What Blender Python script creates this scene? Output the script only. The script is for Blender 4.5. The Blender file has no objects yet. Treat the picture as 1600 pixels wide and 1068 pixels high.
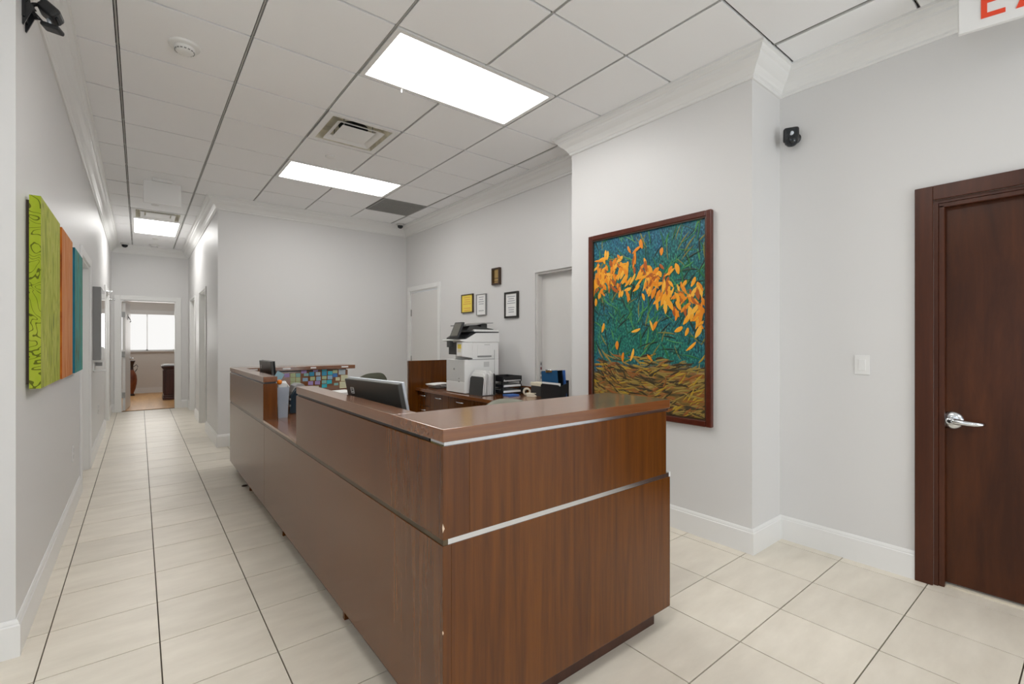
import bpy, bmesh, math, random
from mathutils import Vector, Matrix
random.seed(7)
sc = bpy.context.scene
C = sc.collection
PI = math.pi

# ------------------------------------------------------------------ camera
cam_d = bpy.data.cameras.new('camera'); cam = bpy.data.objects.new('camera', cam_d); C.objects.link(cam)
cam.location = (0, 0, 1.30)
cam.rotation_euler = (PI/2, 0, -math.radians(38.347))
cam_d.sensor_width = 36.0; cam_d.lens = 16.561; cam_d.shift_y = -0.00133
cam_d.clip_start = 0.05
sc.camera = cam

# ------------------------------------------------------------------ world, lights, exposure
w = bpy.data.worlds.new('world'); sc.world = w; w.use_nodes = True
bg = w.node_tree.nodes['Background']; bg.inputs[0].default_value = (0.86, 0.93, 1.0, 1); bg.inputs[1].default_value = 1.0
sc.view_settings.view_transform = 'Standard'; sc.view_settings.look = 'None'
sc.view_settings.gamma = 1.0; sc.view_settings.use_curve_mapping = False
sc.view_settings.exposure = 0.06
sc.cycles.use_denoising = True
sc.cycles.max_bounces = 10; sc.cycles.diffuse_bounces = 6; sc.cycles.glossy_bounces = 4
sc.cycles.sample_clamp_indirect = 6.0
TROFFER = 12.2          # emission of the ceiling diffusers
def area_light(name, loc, rot, sx, sy, power, col):
    d = bpy.data.lights.new(name, 'AREA'); d.shape = 'RECTANGLE'; d.size = sx; d.size_y = sy; d.energy = power; d.color = col
    o = bpy.data.objects.new(name, d); C.objects.link(o); o.location = loc; o.rotation_euler = rot
    return o
# daylight coming through the glazed front wall behind the camera and the glazed wall at the left
area_light('daylight_front', (2.0, -3.30, 1.0), (PI/2+0.75, 0, 0), 2.2, 1.6, 54, (0.93, 0.97, 1.0))
area_light('daylight_side', (-4.55, -0.6, 1.5), (PI/2, 0, -PI/2), 4.0, 2.4, 14, (0.82, 0.91, 1.0))
# daylight through the shaded window of the room at the end of the corridor
area_light('daylight_end_room', (0.0, 14.6, 1.5), (PI/2, 0, PI), 1.6, 0.85, 14, (1.0, 0.98, 0.95))

# ------------------------------------------------------------------ materials
def new_mat(name):
    m = bpy.data.materials.new(name); m.use_nodes = True
    return m, m.node_tree.nodes, m.node_tree.links, m.node_tree.nodes['Principled BSDF']
def s2l(c):
    return tuple(((v/255.0+0.055)/1.055)**2.4 if v/255.0 > 0.04045 else v/255.0/12.92 for v in c)
def mat(name, col, rough=0.5, metal=0.0, spec=0.5, bump=0, bscale=200, var=0, vscale=3, trans=0, emit=0, coat=0):
    m, n, l, b = new_mat(name)
    b.inputs['Base Color'].default_value = (*col, 1); b.inputs['Roughness'].default_value = rough
    b.inputs['Metallic'].default_value = metal; b.inputs['Specular IOR Level'].default_value = spec
    b.inputs['Transmission Weight'].default_value = trans; b.inputs['Coat Weight'].default_value = coat
    if emit:
        b.inputs['Emission Color'].default_value = (*col, 1); b.inputs['Emission Strength'].default_value = emit
    tc = n.new('ShaderNodeTexCoord')
    if var:
        t = n.new('ShaderNodeTexNoise'); t.inputs['Scale'].default_value = vscale; t.inputs['Detail'].default_value = 5
        l.new(tc.outputs['Object'], t.inputs['Vector'])
        mr = n.new('ShaderNodeMapRange'); mr.inputs['From Min'].default_value = 0.3; mr.inputs['From Max'].default_value = 0.7
        mr.inputs['To Min'].default_value = 1-var; mr.inputs['To Max'].default_value = 1+var
        l.new(t.outputs['Fac'], mr.inputs['Value'])
        mx = n.new('ShaderNodeMix'); mx.data_type = 'RGBA'; mx.blend_type = 'MULTIPLY'; mx.inputs['Factor'].default_value = 1
        mx.inputs[6].default_value = (*col, 1); l.new(mr.outputs[0], mx.inputs[7]); l.new(mx.outputs[2], b.inputs['Base Color'])
    if bump:
        t2 = n.new('ShaderNodeTexNoise'); t2.inputs['Scale'].default_value = bscale; t2.inputs['Detail'].default_value = 3
        l.new(tc.outputs['Object'], t2.inputs['Vector'])
        bp = n.new('ShaderNodeBump'); bp.inputs['Strength'].default_value = bump; bp.inputs['Distance'].default_value = 0.002
        l.new(t2.outputs['Fac'], bp.inputs['Height']); l.new(bp.outputs['Normal'], b.inputs['Normal'])
    return m
def wood(name, c1, c2, stretch, rough=0.35, blotch=0.25, coat=0.0, spec=0.5, cior=1.5):
    # stretch: noise scale per axis, small along the grain
    m, n, l, b = new_mat(name)
    tc = n.new('ShaderNodeTexCoord'); mp = n.new('ShaderNodeMapping'); mp.inputs['Scale'].default_value = stretch
    l.new(tc.outputs['Object'], mp.inputs['Vector'])
    a = n.new('ShaderNodeTexNoise'); a.inputs['Scale'].default_value = 1; a.inputs['Detail'].default_value = 8; a.inputs['Roughness'].default_value = 0.65
    a.inputs['Distortion'].default_value = 0.3
    l.new(mp.outputs[0], a.inputs['Vector'])
    mp2 = n.new('ShaderNodeMapping'); mp2.inputs['Scale'].default_value = tuple(s*0.12 for s in stretch)
    l.new(tc.outputs['Object'], mp2.inputs['Vector'])
    bl = n.new('ShaderNodeTexNoise'); bl.inputs['Scale'].default_value = 1.0; bl.inputs['Detail'].default_value = 3
    l.new(mp2.outputs[0], bl.inputs['Vector'])
    ad = n.new('ShaderNodeMath'); ad.operation = 'MULTIPLY_ADD'; ad.inputs[1].default_value = blotch*2
    sb = n.new('ShaderNodeMath'); sb.operation = 'SUBTRACT'; sb.inputs[1].default_value = 0.5
    l.new(bl.outputs['Fac'], sb.inputs[0]); l.new(sb.outputs[0], ad.inputs[0]); l.new(a.outputs['Fac'], ad.inputs[2])
    r = n.new('ShaderNodeValToRGB'); r.color_ramp.elements[0].position = 0.3; r.color_ramp.elements[1].position = 0.7
    r.color_ramp.elements[0].color = (*c1, 1); r.color_ramp.elements[1].color = (*c2, 1)
    l.new(ad.outputs[0], r.inputs[0]); l.new(r.outputs[0], b.inputs['Base Color'])
    b.inputs['Roughness'].default_value = rough; b.inputs['Coat Weight'].default_value = coat; b.inputs['Coat Roughness'].default_value = 0.15; b.inputs['Coat IOR'].default_value = cior; b.inputs['Coat Tint'].default_value = (1, .93, .84, 1)
    b.inputs['Specular IOR Level'].default_value = spec
    return m

M = {}
M['wall'] = mat('wall_paint', (0.70, 0.695, 0.69), 0.45, bump=0.05, bscale=300)
M['wall_end'] = mat('end_room_paint', (0.70, 0.67, 0.63), 0.6)
M['trim'] = mat('trim_white', (0.80, 0.80, 0.79), 0.32)
M['door_white'] = mat('door_white', (0.70, 0.69, 0.67), 0.38)
M['ceil_back'] = mat('plenum_grey', (0.035, 0.035, 0.033), 0.9)
M['ceil_tile'] = mat('ceiling_tile', (0.90, 0.905, 0.915), 0.95, bump=0.12, bscale=260, spec=0.2)
M['tbar'] = mat('tbar_metal', (0.40, 0.40, 0.385), 0.5)
M['ceil_plain'] = M['ceil_tile']
M['grout'] = mat('floor_grout', (0.13, 0.11, 0.085), 0.9)
def tile_mat():
    m, n, l, b = new_mat('floor_porcelain')
    tc = n.new('ShaderNodeTexCoord'); geo = n.new('ShaderNodeNewGeometry')
    oi = n.new('ShaderNodeObjectInfo')
    mp = n.new('ShaderNodeMapping'); mp.inputs['Scale'].default_value = (3, 9, 3)
    l.new(geo.outputs['Position'], mp.inputs['Vector'])
    t = n.new('ShaderNodeTexNoise'); t.inputs['Scale'].default_value = 1; t.inputs['Detail'].default_value = 7; t.inputs['Roughness'].default_value = 0.6
    l.new(mp.outputs[0], t.inputs['Vector'])
    r = n.new('ShaderNodeValToRGB'); r.color_ramp.elements[0].position = 0.3; r.color_ramp.elements[1].position = 0.7
    r.color_ramp.elements[0].color = (0.69, 0.635, 0.54, 1); r.color_ramp.elements[1].color = (0.80, 0.745, 0.645, 1)
    l.new(t.outputs['Fac'], r.inputs[0])
    mr = n.new('ShaderNodeMapRange'); mr.inputs['To Min'].default_value = 0.95; mr.inputs['To Max'].default_value = 1.04
    l.new(oi.outputs['Random'], mr.inputs['Value'])
    mx = n.new('ShaderNodeMix'); mx.data_type = 'RGBA'; mx.blend_type = 'MULTIPLY'; mx.inputs['Factor'].default_value = 1
    l.new(r.outputs[0], mx.inputs[6]); l.new(mr.outputs[0], mx.inputs[7]); l.new(mx.outputs[2], b.inputs['Base Color'])
    b.inputs['Roughness'].default_value = 0.36; b.inputs['Specular IOR Level'].default_value = 0.45
    return m
M['tile'] = tile_mat()
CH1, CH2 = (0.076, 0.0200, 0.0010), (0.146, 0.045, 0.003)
CT1, CT2 = (0.130, 0.043, 0.011), (0.220, 0.080, 0.024)  # same laminate lightened, so the tops carry reflected wall and ceiling light
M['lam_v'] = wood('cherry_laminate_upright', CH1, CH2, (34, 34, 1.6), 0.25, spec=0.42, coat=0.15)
M['lam_x'] = wood('cherry_laminate_lit_lengthwise', CT1, CT2, (1.6, 34, 34), 0.22, coat=0.7, cior=1.75)
M['lam_y'] = wood('cherry_laminate_lit_crosswise', CT1, CT2, (34, 1.6, 34), 0.22, coat=0.7, cior=1.75)
M['lam_dark'] = wood('cherry_laminate_plinth', (0.042, 0.014, 0.0075), (0.075, 0.026, 0.013), (30, 30, 2), 0.42)
M['door_wood'] = wood('mahogany_veneer', (0.042, 0.0125, 0.005), (0.098, 0.030, 0.010), (11, 11, 1.5), 0.30, blotch=0.5, spec=0.25)
M['door_frame_wood'] = wood('mahogany_frame', (0.046, 0.0135, 0.006), (0.082, 0.024, 0.010), (26, 26, 1.6), 0.32, spec=0.3)
M['oak'] = wood('oak_plank', (0.50, 0.27, 0.10), (0.68, 0.40, 0.17), (9, 1.2, 9), 0.35)
M['furn_wood'] = wood('dark_furniture_wood', (0.035, 0.009, 0.006), (0.07, 0.018, 0.011), (20, 20, 1.5), 0.3)
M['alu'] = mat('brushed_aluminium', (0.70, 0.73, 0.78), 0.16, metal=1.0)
M['alu_reflect_dark'] = mat('aluminium_dark_reflection', (0.12, 0.095, 0.065), 0.30, metal=1.0)  # same aluminium, darkened to carry the dark reflection on the desk's left side
M['chrome'] = mat('satin_chrome', (0.72, 0.74, 0.76), 0.18, metal=1.0)
M['steel'] = mat('dull_steel', (0.34, 0.34, 0.33), 0.4, metal=1.0)
M['black'] = mat('black_plastic', (0.012, 0.013, 0.015), 0.35)
M['blackgloss'] = mat('black_gloss', (0.006, 0.009, 0.012), 0.10)
M['charcoal'] = mat('charcoal_plastic', (0.042, 0.043, 0.042), 0.42)
M['monitor_back'] = mat('monitor_shell', (0.055, 0.054, 0.050), 0.38)
M['silver'] = mat('silver_plastic', (0.62, 0.66, 0.72), 0.3, metal=0.3)
M['copier_screen'] = mat('copier_screen', (0.13, 0.125, 0.105), 0.5)
M['screen'] = mat('dark_screen', (0.02, 0.022, 0.025), 0.15)
M['white_pl'] = mat('white_plastic', (0.78, 0.78, 0.77), 0.42)
M['grey_pl'] = mat('pale_grey_plastic', (0.58, 0.58, 0.57), 0.45)
M['midgrey'] = mat('mid_grey_plastic', (0.25, 0.25, 0.25), 0.5)
M['paper'] = mat('paper_white', (0.82, 0.82, 0.81), 0.8)
M['paper_cream'] = mat('paper_cream', (0.75, 0.70, 0.55), 0.8)
M['ink'] = mat('printed_ink', (0.25, 0.26, 0.29), 0.8)
M['ink_orange'] = mat('orange_ink', (0.70, 0.28, 0.08), 0.8)
M['yellow'] = mat('yellow_paper', (0.85, 0.66, 0.10), 0.7)
M['tape'] = mat('masking_tape', (0.68, 0.62, 0.50), 0.6)
M['blue'] = mat('blue_plastic', (0.008, 0.075, 0.19), 0.35)
M['blue_folder'] = mat('blue_folder', (0.05, 0.16, 0.50), 0.5)
M['brass'] = mat('brass', (0.55, 0.38, 0.16), 0.25, metal=1.0)
M['orange'] = mat('orange_gloss', (0.75, 0.20, 0.01), 0.2)
M['red'] = mat('exit_red', (0.80, 0.06, 0.015), 0.5)
M['frame_black'] = mat('frame_black', (0.018, 0.016, 0.014), 0.35)
M['frame_brown'] = mat('frame_brown', (0.05, 0.025, 0.012), 0.4)
M['frame_red'] = wood('red_brown_frame', (0.060, 0.010, 0.005), (0.105, 0.022, 0.010), (20, 20, 20), 0.28)
M['clear'] = mat('clear_acrylic', (0.62, 0.68, 0.78), 0.12, trans=0.65)
M['jar_dark'] = mat('dull_red_plastic', (0.22, 0.07, 0.07), 0.5)
M['olive'] = mat('olive_upholstery', (0.075, 0.078, 0.052), 0.7, bump=0.2, bscale=400)
M['taupe'] = mat('taupe_upholstery', (0.20, 0.20, 0.155), 0.45)
M['vent_in'] = mat('duct_lining', (0.66, 0.63, 0.52), 0.7, var=0.25, vscale=12)
M['void'] = mat('duct_black', (0.004, 0.004, 0.004), 0.9)
M['grille'] = mat('grille_grey', (0.30, 0.30, 0.29), 0.6)
M['chip'] = mat('bare_chipboard', (0.75, 0.58, 0.42), 0.8)
M['terra'] = wood('burnished_terracotta', (0.10, 0.022, 0.008), (0.33, 0.09, 0.025), (6, 6, 3), 0.3, blotch=0.6)
M['vase_dark'] = mat('dark_bronze_glaze', (0.030, 0.012, 0.008), 0.3)
def emitter(name, col, strength):
    m = bpy.data.materials.new(name); m.use_nodes = True; n = m.node_tree.nodes; l = m.node_tree.links
    n.remove(n['Principled BSDF']); e = n.new('ShaderNodeEmission'); e.inputs[0].default_value = (*col, 1); e.inputs[1].default_value = strength
    l.new(e.outputs[0], n['Material Output'].inputs[0]); return m
M['diffuser'] = emitter('lit_diffuser', (1.0, 0.985, 0.96), TROFFER)
M['diffuser_soft'] = emitter('added_diffuser_dim', (1.0, 0.985, 0.96), 6.0)
M['shade'] = emitter('daylit_roller_shade', (1.0, 0.99, 0.97), 0.92)
def canvas_mat(name, cols, scale, dist, lines=None):
    # painted canvas: blotchy colour ramp with vertical drags and optional wavy contour lines
    m, n, l, b = new_mat(name)
    tc = n.new('ShaderNodeTexCoord'); mp = n.new('ShaderNodeMapping'); mp.inputs['Scale'].default_value = scale
    l.new(tc.outputs['Object'], mp.inputs['Vector'])
    t = n.new('ShaderNodeTexNoise'); t.inputs['Scale'].default_value = 1; t.inputs['Detail'].default_value = 6; t.inputs['Distortion'].default_value = dist
    l.new(mp.outputs[0], t.inputs['Vector'])
    r = n.new('ShaderNodeValToRGB'); els = r.color_ramp.elements
    k = len(cols)
    for i, c in enumerate(cols):
        p = 0.28 + 0.44*i/(k-1)
        e = els[i] if i < 2 else els.new(p)
        e.position = p; e.color = (*c, 1)
    l.new(t.outputs['Fac'], r.inputs[0]); out = r.outputs[0]
    if lines:
        ns = n.new('ShaderNodeTexNoise'); ns.inputs['Scale'].default_value = lines[0]; ns.inputs['Detail'].default_value = 1.5; ns.inputs['Distortion'].default_value = 1.2
        l.new(tc.outputs['Object'], ns.inputs['Vector'])
        f = n.new('ShaderNodeMath'); f.operation = 'MULTIPLY'; f.inputs[1].default_value = 9; l.new(ns.outputs['Fac'], f.inputs[0])
        fr = n.new('ShaderNodeMath'); fr.operation = 'FRACT'; l.new(f.outputs[0], fr.inputs[0])
        lt = n.new('ShaderNodeMath'); lt.operation = 'LESS_THAN'; lt.inputs[1].default_value = 0.16; l.new(fr.outputs[0], lt.inputs[0])
        ml = n.new('ShaderNodeMath'); ml.operation = 'MULTIPLY'; ml.inputs[1].default_value = 0.8; l.new(lt.outputs[0], ml.inputs[0])
        mx = n.new('ShaderNodeMix'); mx.data_type = 'RGBA'; l.new(ml.outputs[0], mx.inputs['Factor'])
        l.new(out, mx.inputs[6]); mx.inputs[7].default_value = (*lines[1], 1); out = mx.outputs[2]
    l.new(out, b.inputs['Base Color']); b.inputs['Roughness'].default_value = 0.7; b.inputs['Specular IOR Level'].default_value = 0.15
    return m
M['cv_green'] = canvas_mat('green_canvas_face', [(0.16, 0.20, 0.04), (0.33, 0.37, 0.045), (0.46, 0.48, 0.10), (0.22, 0.24, 0.05)], (12, 12, 4.5), 1.6)
M['cv_green_side'] = canvas_mat('green_canvas_side', [(0.28, 0.38, 0.02), (0.36, 0.45, 0.03), (0.44, 0.50, 0.06)], (6, 6, 6), 0.5, (7.5, (0.06, 0.065, 0.01)))
M['cv_orange'] = canvas_mat('orange_canvas_face', [(0.36, 0.09, 0.02), (0.55, 0.19, 0.05), (0.62, 0.27, 0.11), (0.45, 0.10, 0.03)], (14, 14, 2.4), 0.8)
M['cv_orange_side'] = canvas_mat('orange_canvas_side', [(0.10, 0.02, 0.01), (0.50, 0.12, 0.015), (0.62, 0.22, 0.02)], (8, 8, 5), 1.0)
M['cv_teal'] = canvas_mat('teal_canvas_face', [(0.015, 0.12, 0.13), (0.03, 0.23, 0.25), (0.07, 0.30, 0.24), (0.10, 0.10, 0.06), (0.05, 0.27, 0.30)], (16, 16, 3.0), 1.0)
M['cv_teal_side'] = canvas_mat('teal_canvas_side', [(0.01, 0.10, 0.16), (0.02, 0.22, 0.32)], (8, 8, 4), 0.6)
def painting_mat():
    # generic abstract: specked teal field above, ochre band below
    m, n, l, b = new_mat('abstract_painting_ground')
    tc = n.new('ShaderNodeTexCoord')
    mp = n.new('ShaderNodeMapping'); mp.inputs['Scale'].default_value = (60, 60, 34); l.new(tc.outputs['Object'], mp.inputs['Vector'])
    t = n.new('ShaderNodeTexNoise'); t.inputs['Scale'].default_value = 1.6; t.inputs['Detail'].default_value = 3; l.new(mp.outputs[0], t.inputs['Vector'])
    r = n.new('ShaderNodeValToRGB'); e = r.color_ramp.elements
    e[0].position = 0.33; e[0].color = (0.008, 0.035, 0.06, 1); e[1].position = 0.72; e[1].color = (0.16, 0.36, 0.36, 1)
    q = e.new(0.46); q.color = (0.010, 0.10, 0.14, 1); q = e.new(0.56); q.color = (0.02, 0.17, 0.16, 1); q = e.new(0.63); q.color = (0.03, 0.20, 0.27, 1)
    l.new(t.outputs['Fac'], r.inputs[0])
    big = n.new('ShaderNodeTexNoise'); big.inputs['Scale'].default_value = 2.6; big.inputs['Detail'].default_value = 3; l.new(tc.outputs['Object'], big.inputs['Vector'])
    hue = n.new('ShaderNodeMix'); hue.data_type = 'RGBA'; hue.blend_type = 'MULTIPLY'; hue.inputs['Factor'].default_value = 1
    r2 = n.new('ShaderNodeValToRGB'); r2.color_ramp.elements[0].position = 0.38; r2.color_ramp.elements[0].color = (0.9, 1.15, 0.75, 1)
    r2.color_ramp.elements[1].position = 0.62; r2.color_ramp.elements[1].color = (0.9, 0.9, 1.2, 1); l.new(big.outputs['Fac'], r2.inputs[0])
    l.new(r.outputs[0], hue.inputs[6]); l.new(r2.outputs[0], hue.inputs[7])
    mp3 = n.new('ShaderNodeMapping'); mp3.inputs['Scale'].default_value = (9, 9, 40); mp3.inputs['Rotation'].default_value = (0.35, 0, 0)
    l.new(tc.outputs['Object'], mp3.inputs['Vector'])
    o = n.new('ShaderNodeTexNoise'); o.inputs['Scale'].default_value = 1; o.inputs['Detail'].default_value = 5; l.new(mp3.outputs[0], o.inputs['Vector'])
    r3 = n.new('ShaderNodeValToRGB'); e = r3.color_ramp.elements
    e[0].position = 0.32; e[0].color = (0.05, 0.045, 0.025, 1); e[1].position = 0.70; e[1].color = (0.40, 0.30, 0.10, 1)
    q = e.new(0.48); q.color = (0.20, 0.12, 0.03, 1); q = e.new(0.58); q.color = (0.33, 0.12, 0.03, 1)
    l.new(o.outputs['Fac'], r3.inputs[0])
    sx = n.new('ShaderNodeSeparateXYZ'); l.new(tc.outputs['Object'], sx.inputs[0])
    ad = n.new('ShaderNodeMath'); ad.operation = 'MULTIPLY_ADD'; ad.inputs[1].default_value = 0.30; l.new(big.outputs['Fac'], ad.inputs[0]); l.new(sx.outputs[2], ad.inputs[2])
    mr = n.new('ShaderNodeMapRange'); mr.inputs['From Min'].default_value = 0.50; mr.inputs['From Max'].default_value = 0.54; l.new(ad.outputs[0], mr.inputs['Value'])
    fx = n.new('ShaderNodeMix'); fx.data_type = 'RGBA'; l.new(mr.outputs[0], fx.inputs['Factor']); l.new(r3.outputs[0], fx.inputs[6]); l.new(hue.outputs[2], fx.inputs[7])
    l.new(fx.outputs[2], b.inputs['Base Color']); b.inputs['Roughness'].default_value = 0.4
    bp = n.new('ShaderNodeBump'); bp.inputs['Strength'].default_value = 0.3; bp.inputs['Distance'].default_value = 0.002
    l.new(t.outputs['Fac'], bp.inputs['Height']); l.new(bp.outputs[0], b.inputs['Normal'])
    return m
M['painting'] = painting_mat()

# ------------------------------------------------------------------ mesh helpers
class MB:
    def __init__(s): s.v = []; s.f = []; s.mi = []; s.sm = []
    def add(s, vs, fs, mi=0, smooth=False):
        o = len(s.v); s.v += [tuple(p) for p in vs]
        for f in fs: s.f.append([i+o for i in f]); s.mi.append(mi); s.sm.append(smooth)
        return s
    def box(s, x0, x1, y0, y1, z0, z1, mi=0):
        return s.add([(x0,y0,z0),(x1,y0,z0),(x1,y1,z0),(x0,y1,z0),(x0,y0,z1),(x1,y0,z1),(x1,y1,z1),(x0,y1,z1)],
              [(0,3,2,1),(4,5,6,7),(0,1,5,4),(1,2,6,5),(2,3,7,6),(3,0,4,7)], mi)
    def obox(s, c, size, R, mi=0):
        hx, hy, hz = [a/2 for a in size]; c = Vector(c)
        vs = [c + R @ Vector((sx*hx, sy*hy, sz*hz)) for sz in (-1,1) for sx, sy in ((-1,-1),(1,-1),(1,1),(-1,1))]
        return s.add(vs, [(0,3,2,1),(4,5,6,7),(0,1,5,4),(1,2,6,5),(2,3,7,6),(3,0,4,7)], mi)
    def prism(s, poly, a0, a1, axis='y', mi=0):
        # poly: list of 2D points; axis 'x': (y,z) 'y': (x,z) 'z': (x,y)
        def P(p, a): return {'x': (a,p[0],p[1]), 'y': (p[0],a,p[1]), 'z': (p[0],p[1],a)}[axis]
        n = len(poly); vs = [P(p,a0) for p in poly]+[P(p,a1) for p in poly]
        fs = [tuple(range(n)), tuple(range(2*n-1, n-1, -1))]+[(i, i+n, (i+1)%n+n, (i+1)%n) for i in range(n)]
        return s.add(vs, fs, mi)
    def lathe(s, prof, c=(0,0,0), n=20, axis='z', mi=0, smooth=True, R=None):
        vs = []; k = len(prof)
        for j in range(n):
            a = 2*PI*j/n
            for r, h in prof:
                p = (r*math.cos(a), r*math.sin(a), h)
                if axis == 'x': p = (h, r*math.cos(a), r*math.sin(a))
                if axis == 'y': p = (r*math.sin(a), h, r*math.cos(a))
                q = Vector(p)
                if R: q = R @ q
                vs.append(q+Vector(c))
        fs = []
        for j in range(n):
            for i in range(k-1):
                a, b2 = j*k+i, ((j+1)%n)*k+i
                fs.append((a, b2, b2+1, a+1))
        return s.add(vs, fs, mi, smooth)
    def tube(s, pts, r, n=8, mi=0):
        pts = [Vector(p) for p in pts]; vs = []; m = len(pts)
        for i, p in enumerate(pts):
            d = (pts[min(i+1,m-1)]-pts[max(i-1,0)]).normalized()
            u = d.cross(Vector((0,0,1)));
            if u.length < 0.05: u = d.cross(Vector((1,0,0)))
            u.normalize(); v2 = d.cross(u); rr = r[i] if isinstance(r, (list,tuple)) else r
            for j in range(n):
                a = 2*PI*j/n; vs.append(p+u*rr*math.cos(a)+v2*rr*math.sin(a))
        fs = [(i*n+j, i*n+(j+1)%n, (i+1)*n+(j+1)%n, (i+1)*n+j) for i in range(m-1) for j in range(n)]
        fs += [tuple(range(n-1,-1,-1)), tuple(range((m-1)*n, m*n))]
        return s.add(vs, fs, mi, True)
    def mesh(s, name, mats, off=(0,0,0)):
        me = bpy.data.meshes.new(name)
        me.from_pydata([(x-off[0], y-off[1], z-off[2]) for x,y,z in s.v], [], s.f); me.update()
        if not isinstance(mats, (list,tuple)): mats = [mats]
        for m in mats: me.materials.append(m)
        for p, mi, sm in zip(me.polygons, s.mi, s.sm): p.material_index = mi; p.use_smooth = sm
        bm = bmesh.new(); bm.from_mesh(me); bmesh.ops.recalc_face_normals(bm, faces=bm.faces); bm.to_mesh(me); bm.free()
        return me
    def build(s, name, mats, parent=None, off=(0,0,0), bevel=0, seg=2, loc=None):
        o = bpy.data.objects.new(name, s.mesh(name, mats, off)); C.objects.link(o)
        if parent: o.parent = parent
        if loc is not None: o.location = loc
        if bevel:
            b = o.modifiers.new('bevel', 'BEVEL'); b.width = bevel; b.segments = seg; b.limit_method = 'ANGLE'; b.angle_limit = 0.6
        return o
def tag(o, label, cat, group=None):
    o['label'] = label; o['category'] = cat
    if group: o['group'] = group
    return o
def thing(name, label, cat, loc=(0,0,0), rz=0, group=None):
    o = bpy.data.objects.new(name, None); C.objects.link(o); o.location = loc; o.rotation_euler = (0,0,rz); o.empty_display_size = 0.1
    return tag(o, label, cat, group)
def struct(o): o['kind'] = 'structure'; return o
def stuff(o): o['kind'] = 'stuff'; return o
def copy_tree(o, parent=None):
    c = o.copy(); C.objects.link(c)
    if parent: c.parent = parent
    for ch in list(o.children): copy_tree(ch, c)
    return c
def rot(ax, a): return Matrix.Rotation(a, 3, ax)

# ------------------------------------------------------------------ room dimensions
CE = 3.044
LW, HR, BW, HE = -0.40, 0.751, 6.73, 11.14      # corridor left wall, corridor right wall, back wall, corridor end wall
RW, PW, DW = 3.24, 2.928, 3.322                 # rear right wall, painting pier, dark-door wall
EF, PF = 1.343, 2.869                           # near and far ends of the painting pier
LE = 2.795                                      # near end of the left wall
XW, YW = -4.2, -3.0                             # waiting-area walls out of frame
T = 0.13

def wall_x(name, x, y0, y1, side, openings=(), m='wall', z1=CE+0.18, parent=None):
    # wall whose visible face is the plane x; side=+1: body lies at larger x
    b = MB(); a, c = (x, x+T) if side > 0 else (x-T, x)
    cur = y0
    for (o0, o1, oz) in sorted(openings):
        b.box(a, c, cur, o0, 0, z1); b.box(a, c, o0, o1, oz, z1); cur = o1
    b.box(a, c, cur, y1, 0, z1)
    return struct(b.build(name, M[m]))
def wall_y(name, y, x0, x1, side, openings=(), m='wall', z1=CE+0.18):
    b = MB(); a, c = (y, y+T) if side > 0 else (y-T, y)
    cur = x0
    for o in sorted(openings):
        o0, o1, oz = o[:3]; lo = o[3] if len(o) > 3 else 0
        b.box(cur, o0, a, c, 0, z1); b.box(o0, o1, a, c, oz, z1)
        if lo: b.box(o0, o1, a, c, 0, lo)
        cur = o1
    b.box(cur, x1, a, c, 0, z1)
    return struct(b.build(name, M[m]))

D1 = (-0.335, 0.575, 2.045)      # dark door opening (y)
D2 = (5.735, 6.595, 2.045)       # white door in the back corner
DN = (2.90, 3.708, 2.008)        # recessed flush door beside the pier
DL1 = (5.495, 6.40, 2.045); DL2 = (9.16, 10.05, 2.045)
DR1 = (7.99, 8.90, 2.045); DR2 = (9.66, 10.60, 2.045)
DE = (-0.272, 0.552, 2.045)      # corridor end doorway (x)

wall_x('wall_left', LW, LE, HE+T, -1, [DL1, DL2])
wall_y('wall_left_return', LE, XW, LW-T, 1)
wall_y('wall_end', HE, LW, HR+T, 1, [DE])
wall_x('wall_corridor_right', HR, BW+T, HE, 1, [DR1, DR2])
wall_y('wall_back', BW, HR, RW+T, 1)
wall_x('wall_right_rear', RW, PF, BW, 1, [D2, DN])
struct(MB().box(PW, RW+0.3, EF, PF, 0, CE+0.18).build('wall_pier', M['wall']))
wall_x('wall_right', DW, YW, EF, 1, [D1])
# out of frame: glazed front wall and glazed side wall of the waiting area
wall_y('wall_front', YW, XW, DW+T, -1, [(0.9, 3.1, 2.75, 0.12)])
b = MB(); b.box(XW-T, XW, YW-T, -2.6, 0, CE+.18); b.box(XW-T, XW, 1.4, LE+T, 0, CE+.18); b.box(XW-T, XW, -2.6, 1.4, 2.75, CE+.18); b.box(XW-T, XW, -2.6, 1.4, 0, 0.12)
struct(b.build('wall_side', M['wall']))
def window_frame(name, along, p, a0, a1, z0, z1, n):
    b = MB()
    def seg(u0, u1, w0, w1):
        if along == 'x': b.box(u0, u1, p-.03, p+.03, w0, w1)
        else: b.box(p-.03, p+.03, u0, u1, w0, w1)
    seg(a0, a1, z0, z0+.06); seg(a0, a1, z1-.06, z1)
    for i in range(n+1):
        u = a0+(a1-a0)*i/n; seg(max(a0,u-.03), min(a1,u+.03), z0, z1)
    return struct(b.build(name, M['trim']))
window_frame('window_2', 'x', YW-.06, 0.9, 3.1, .12, 2.75, 2)
window_frame('window_3', 'y', XW-.06, -2.6, 1.4, .12, 2.75, 3)

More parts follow.
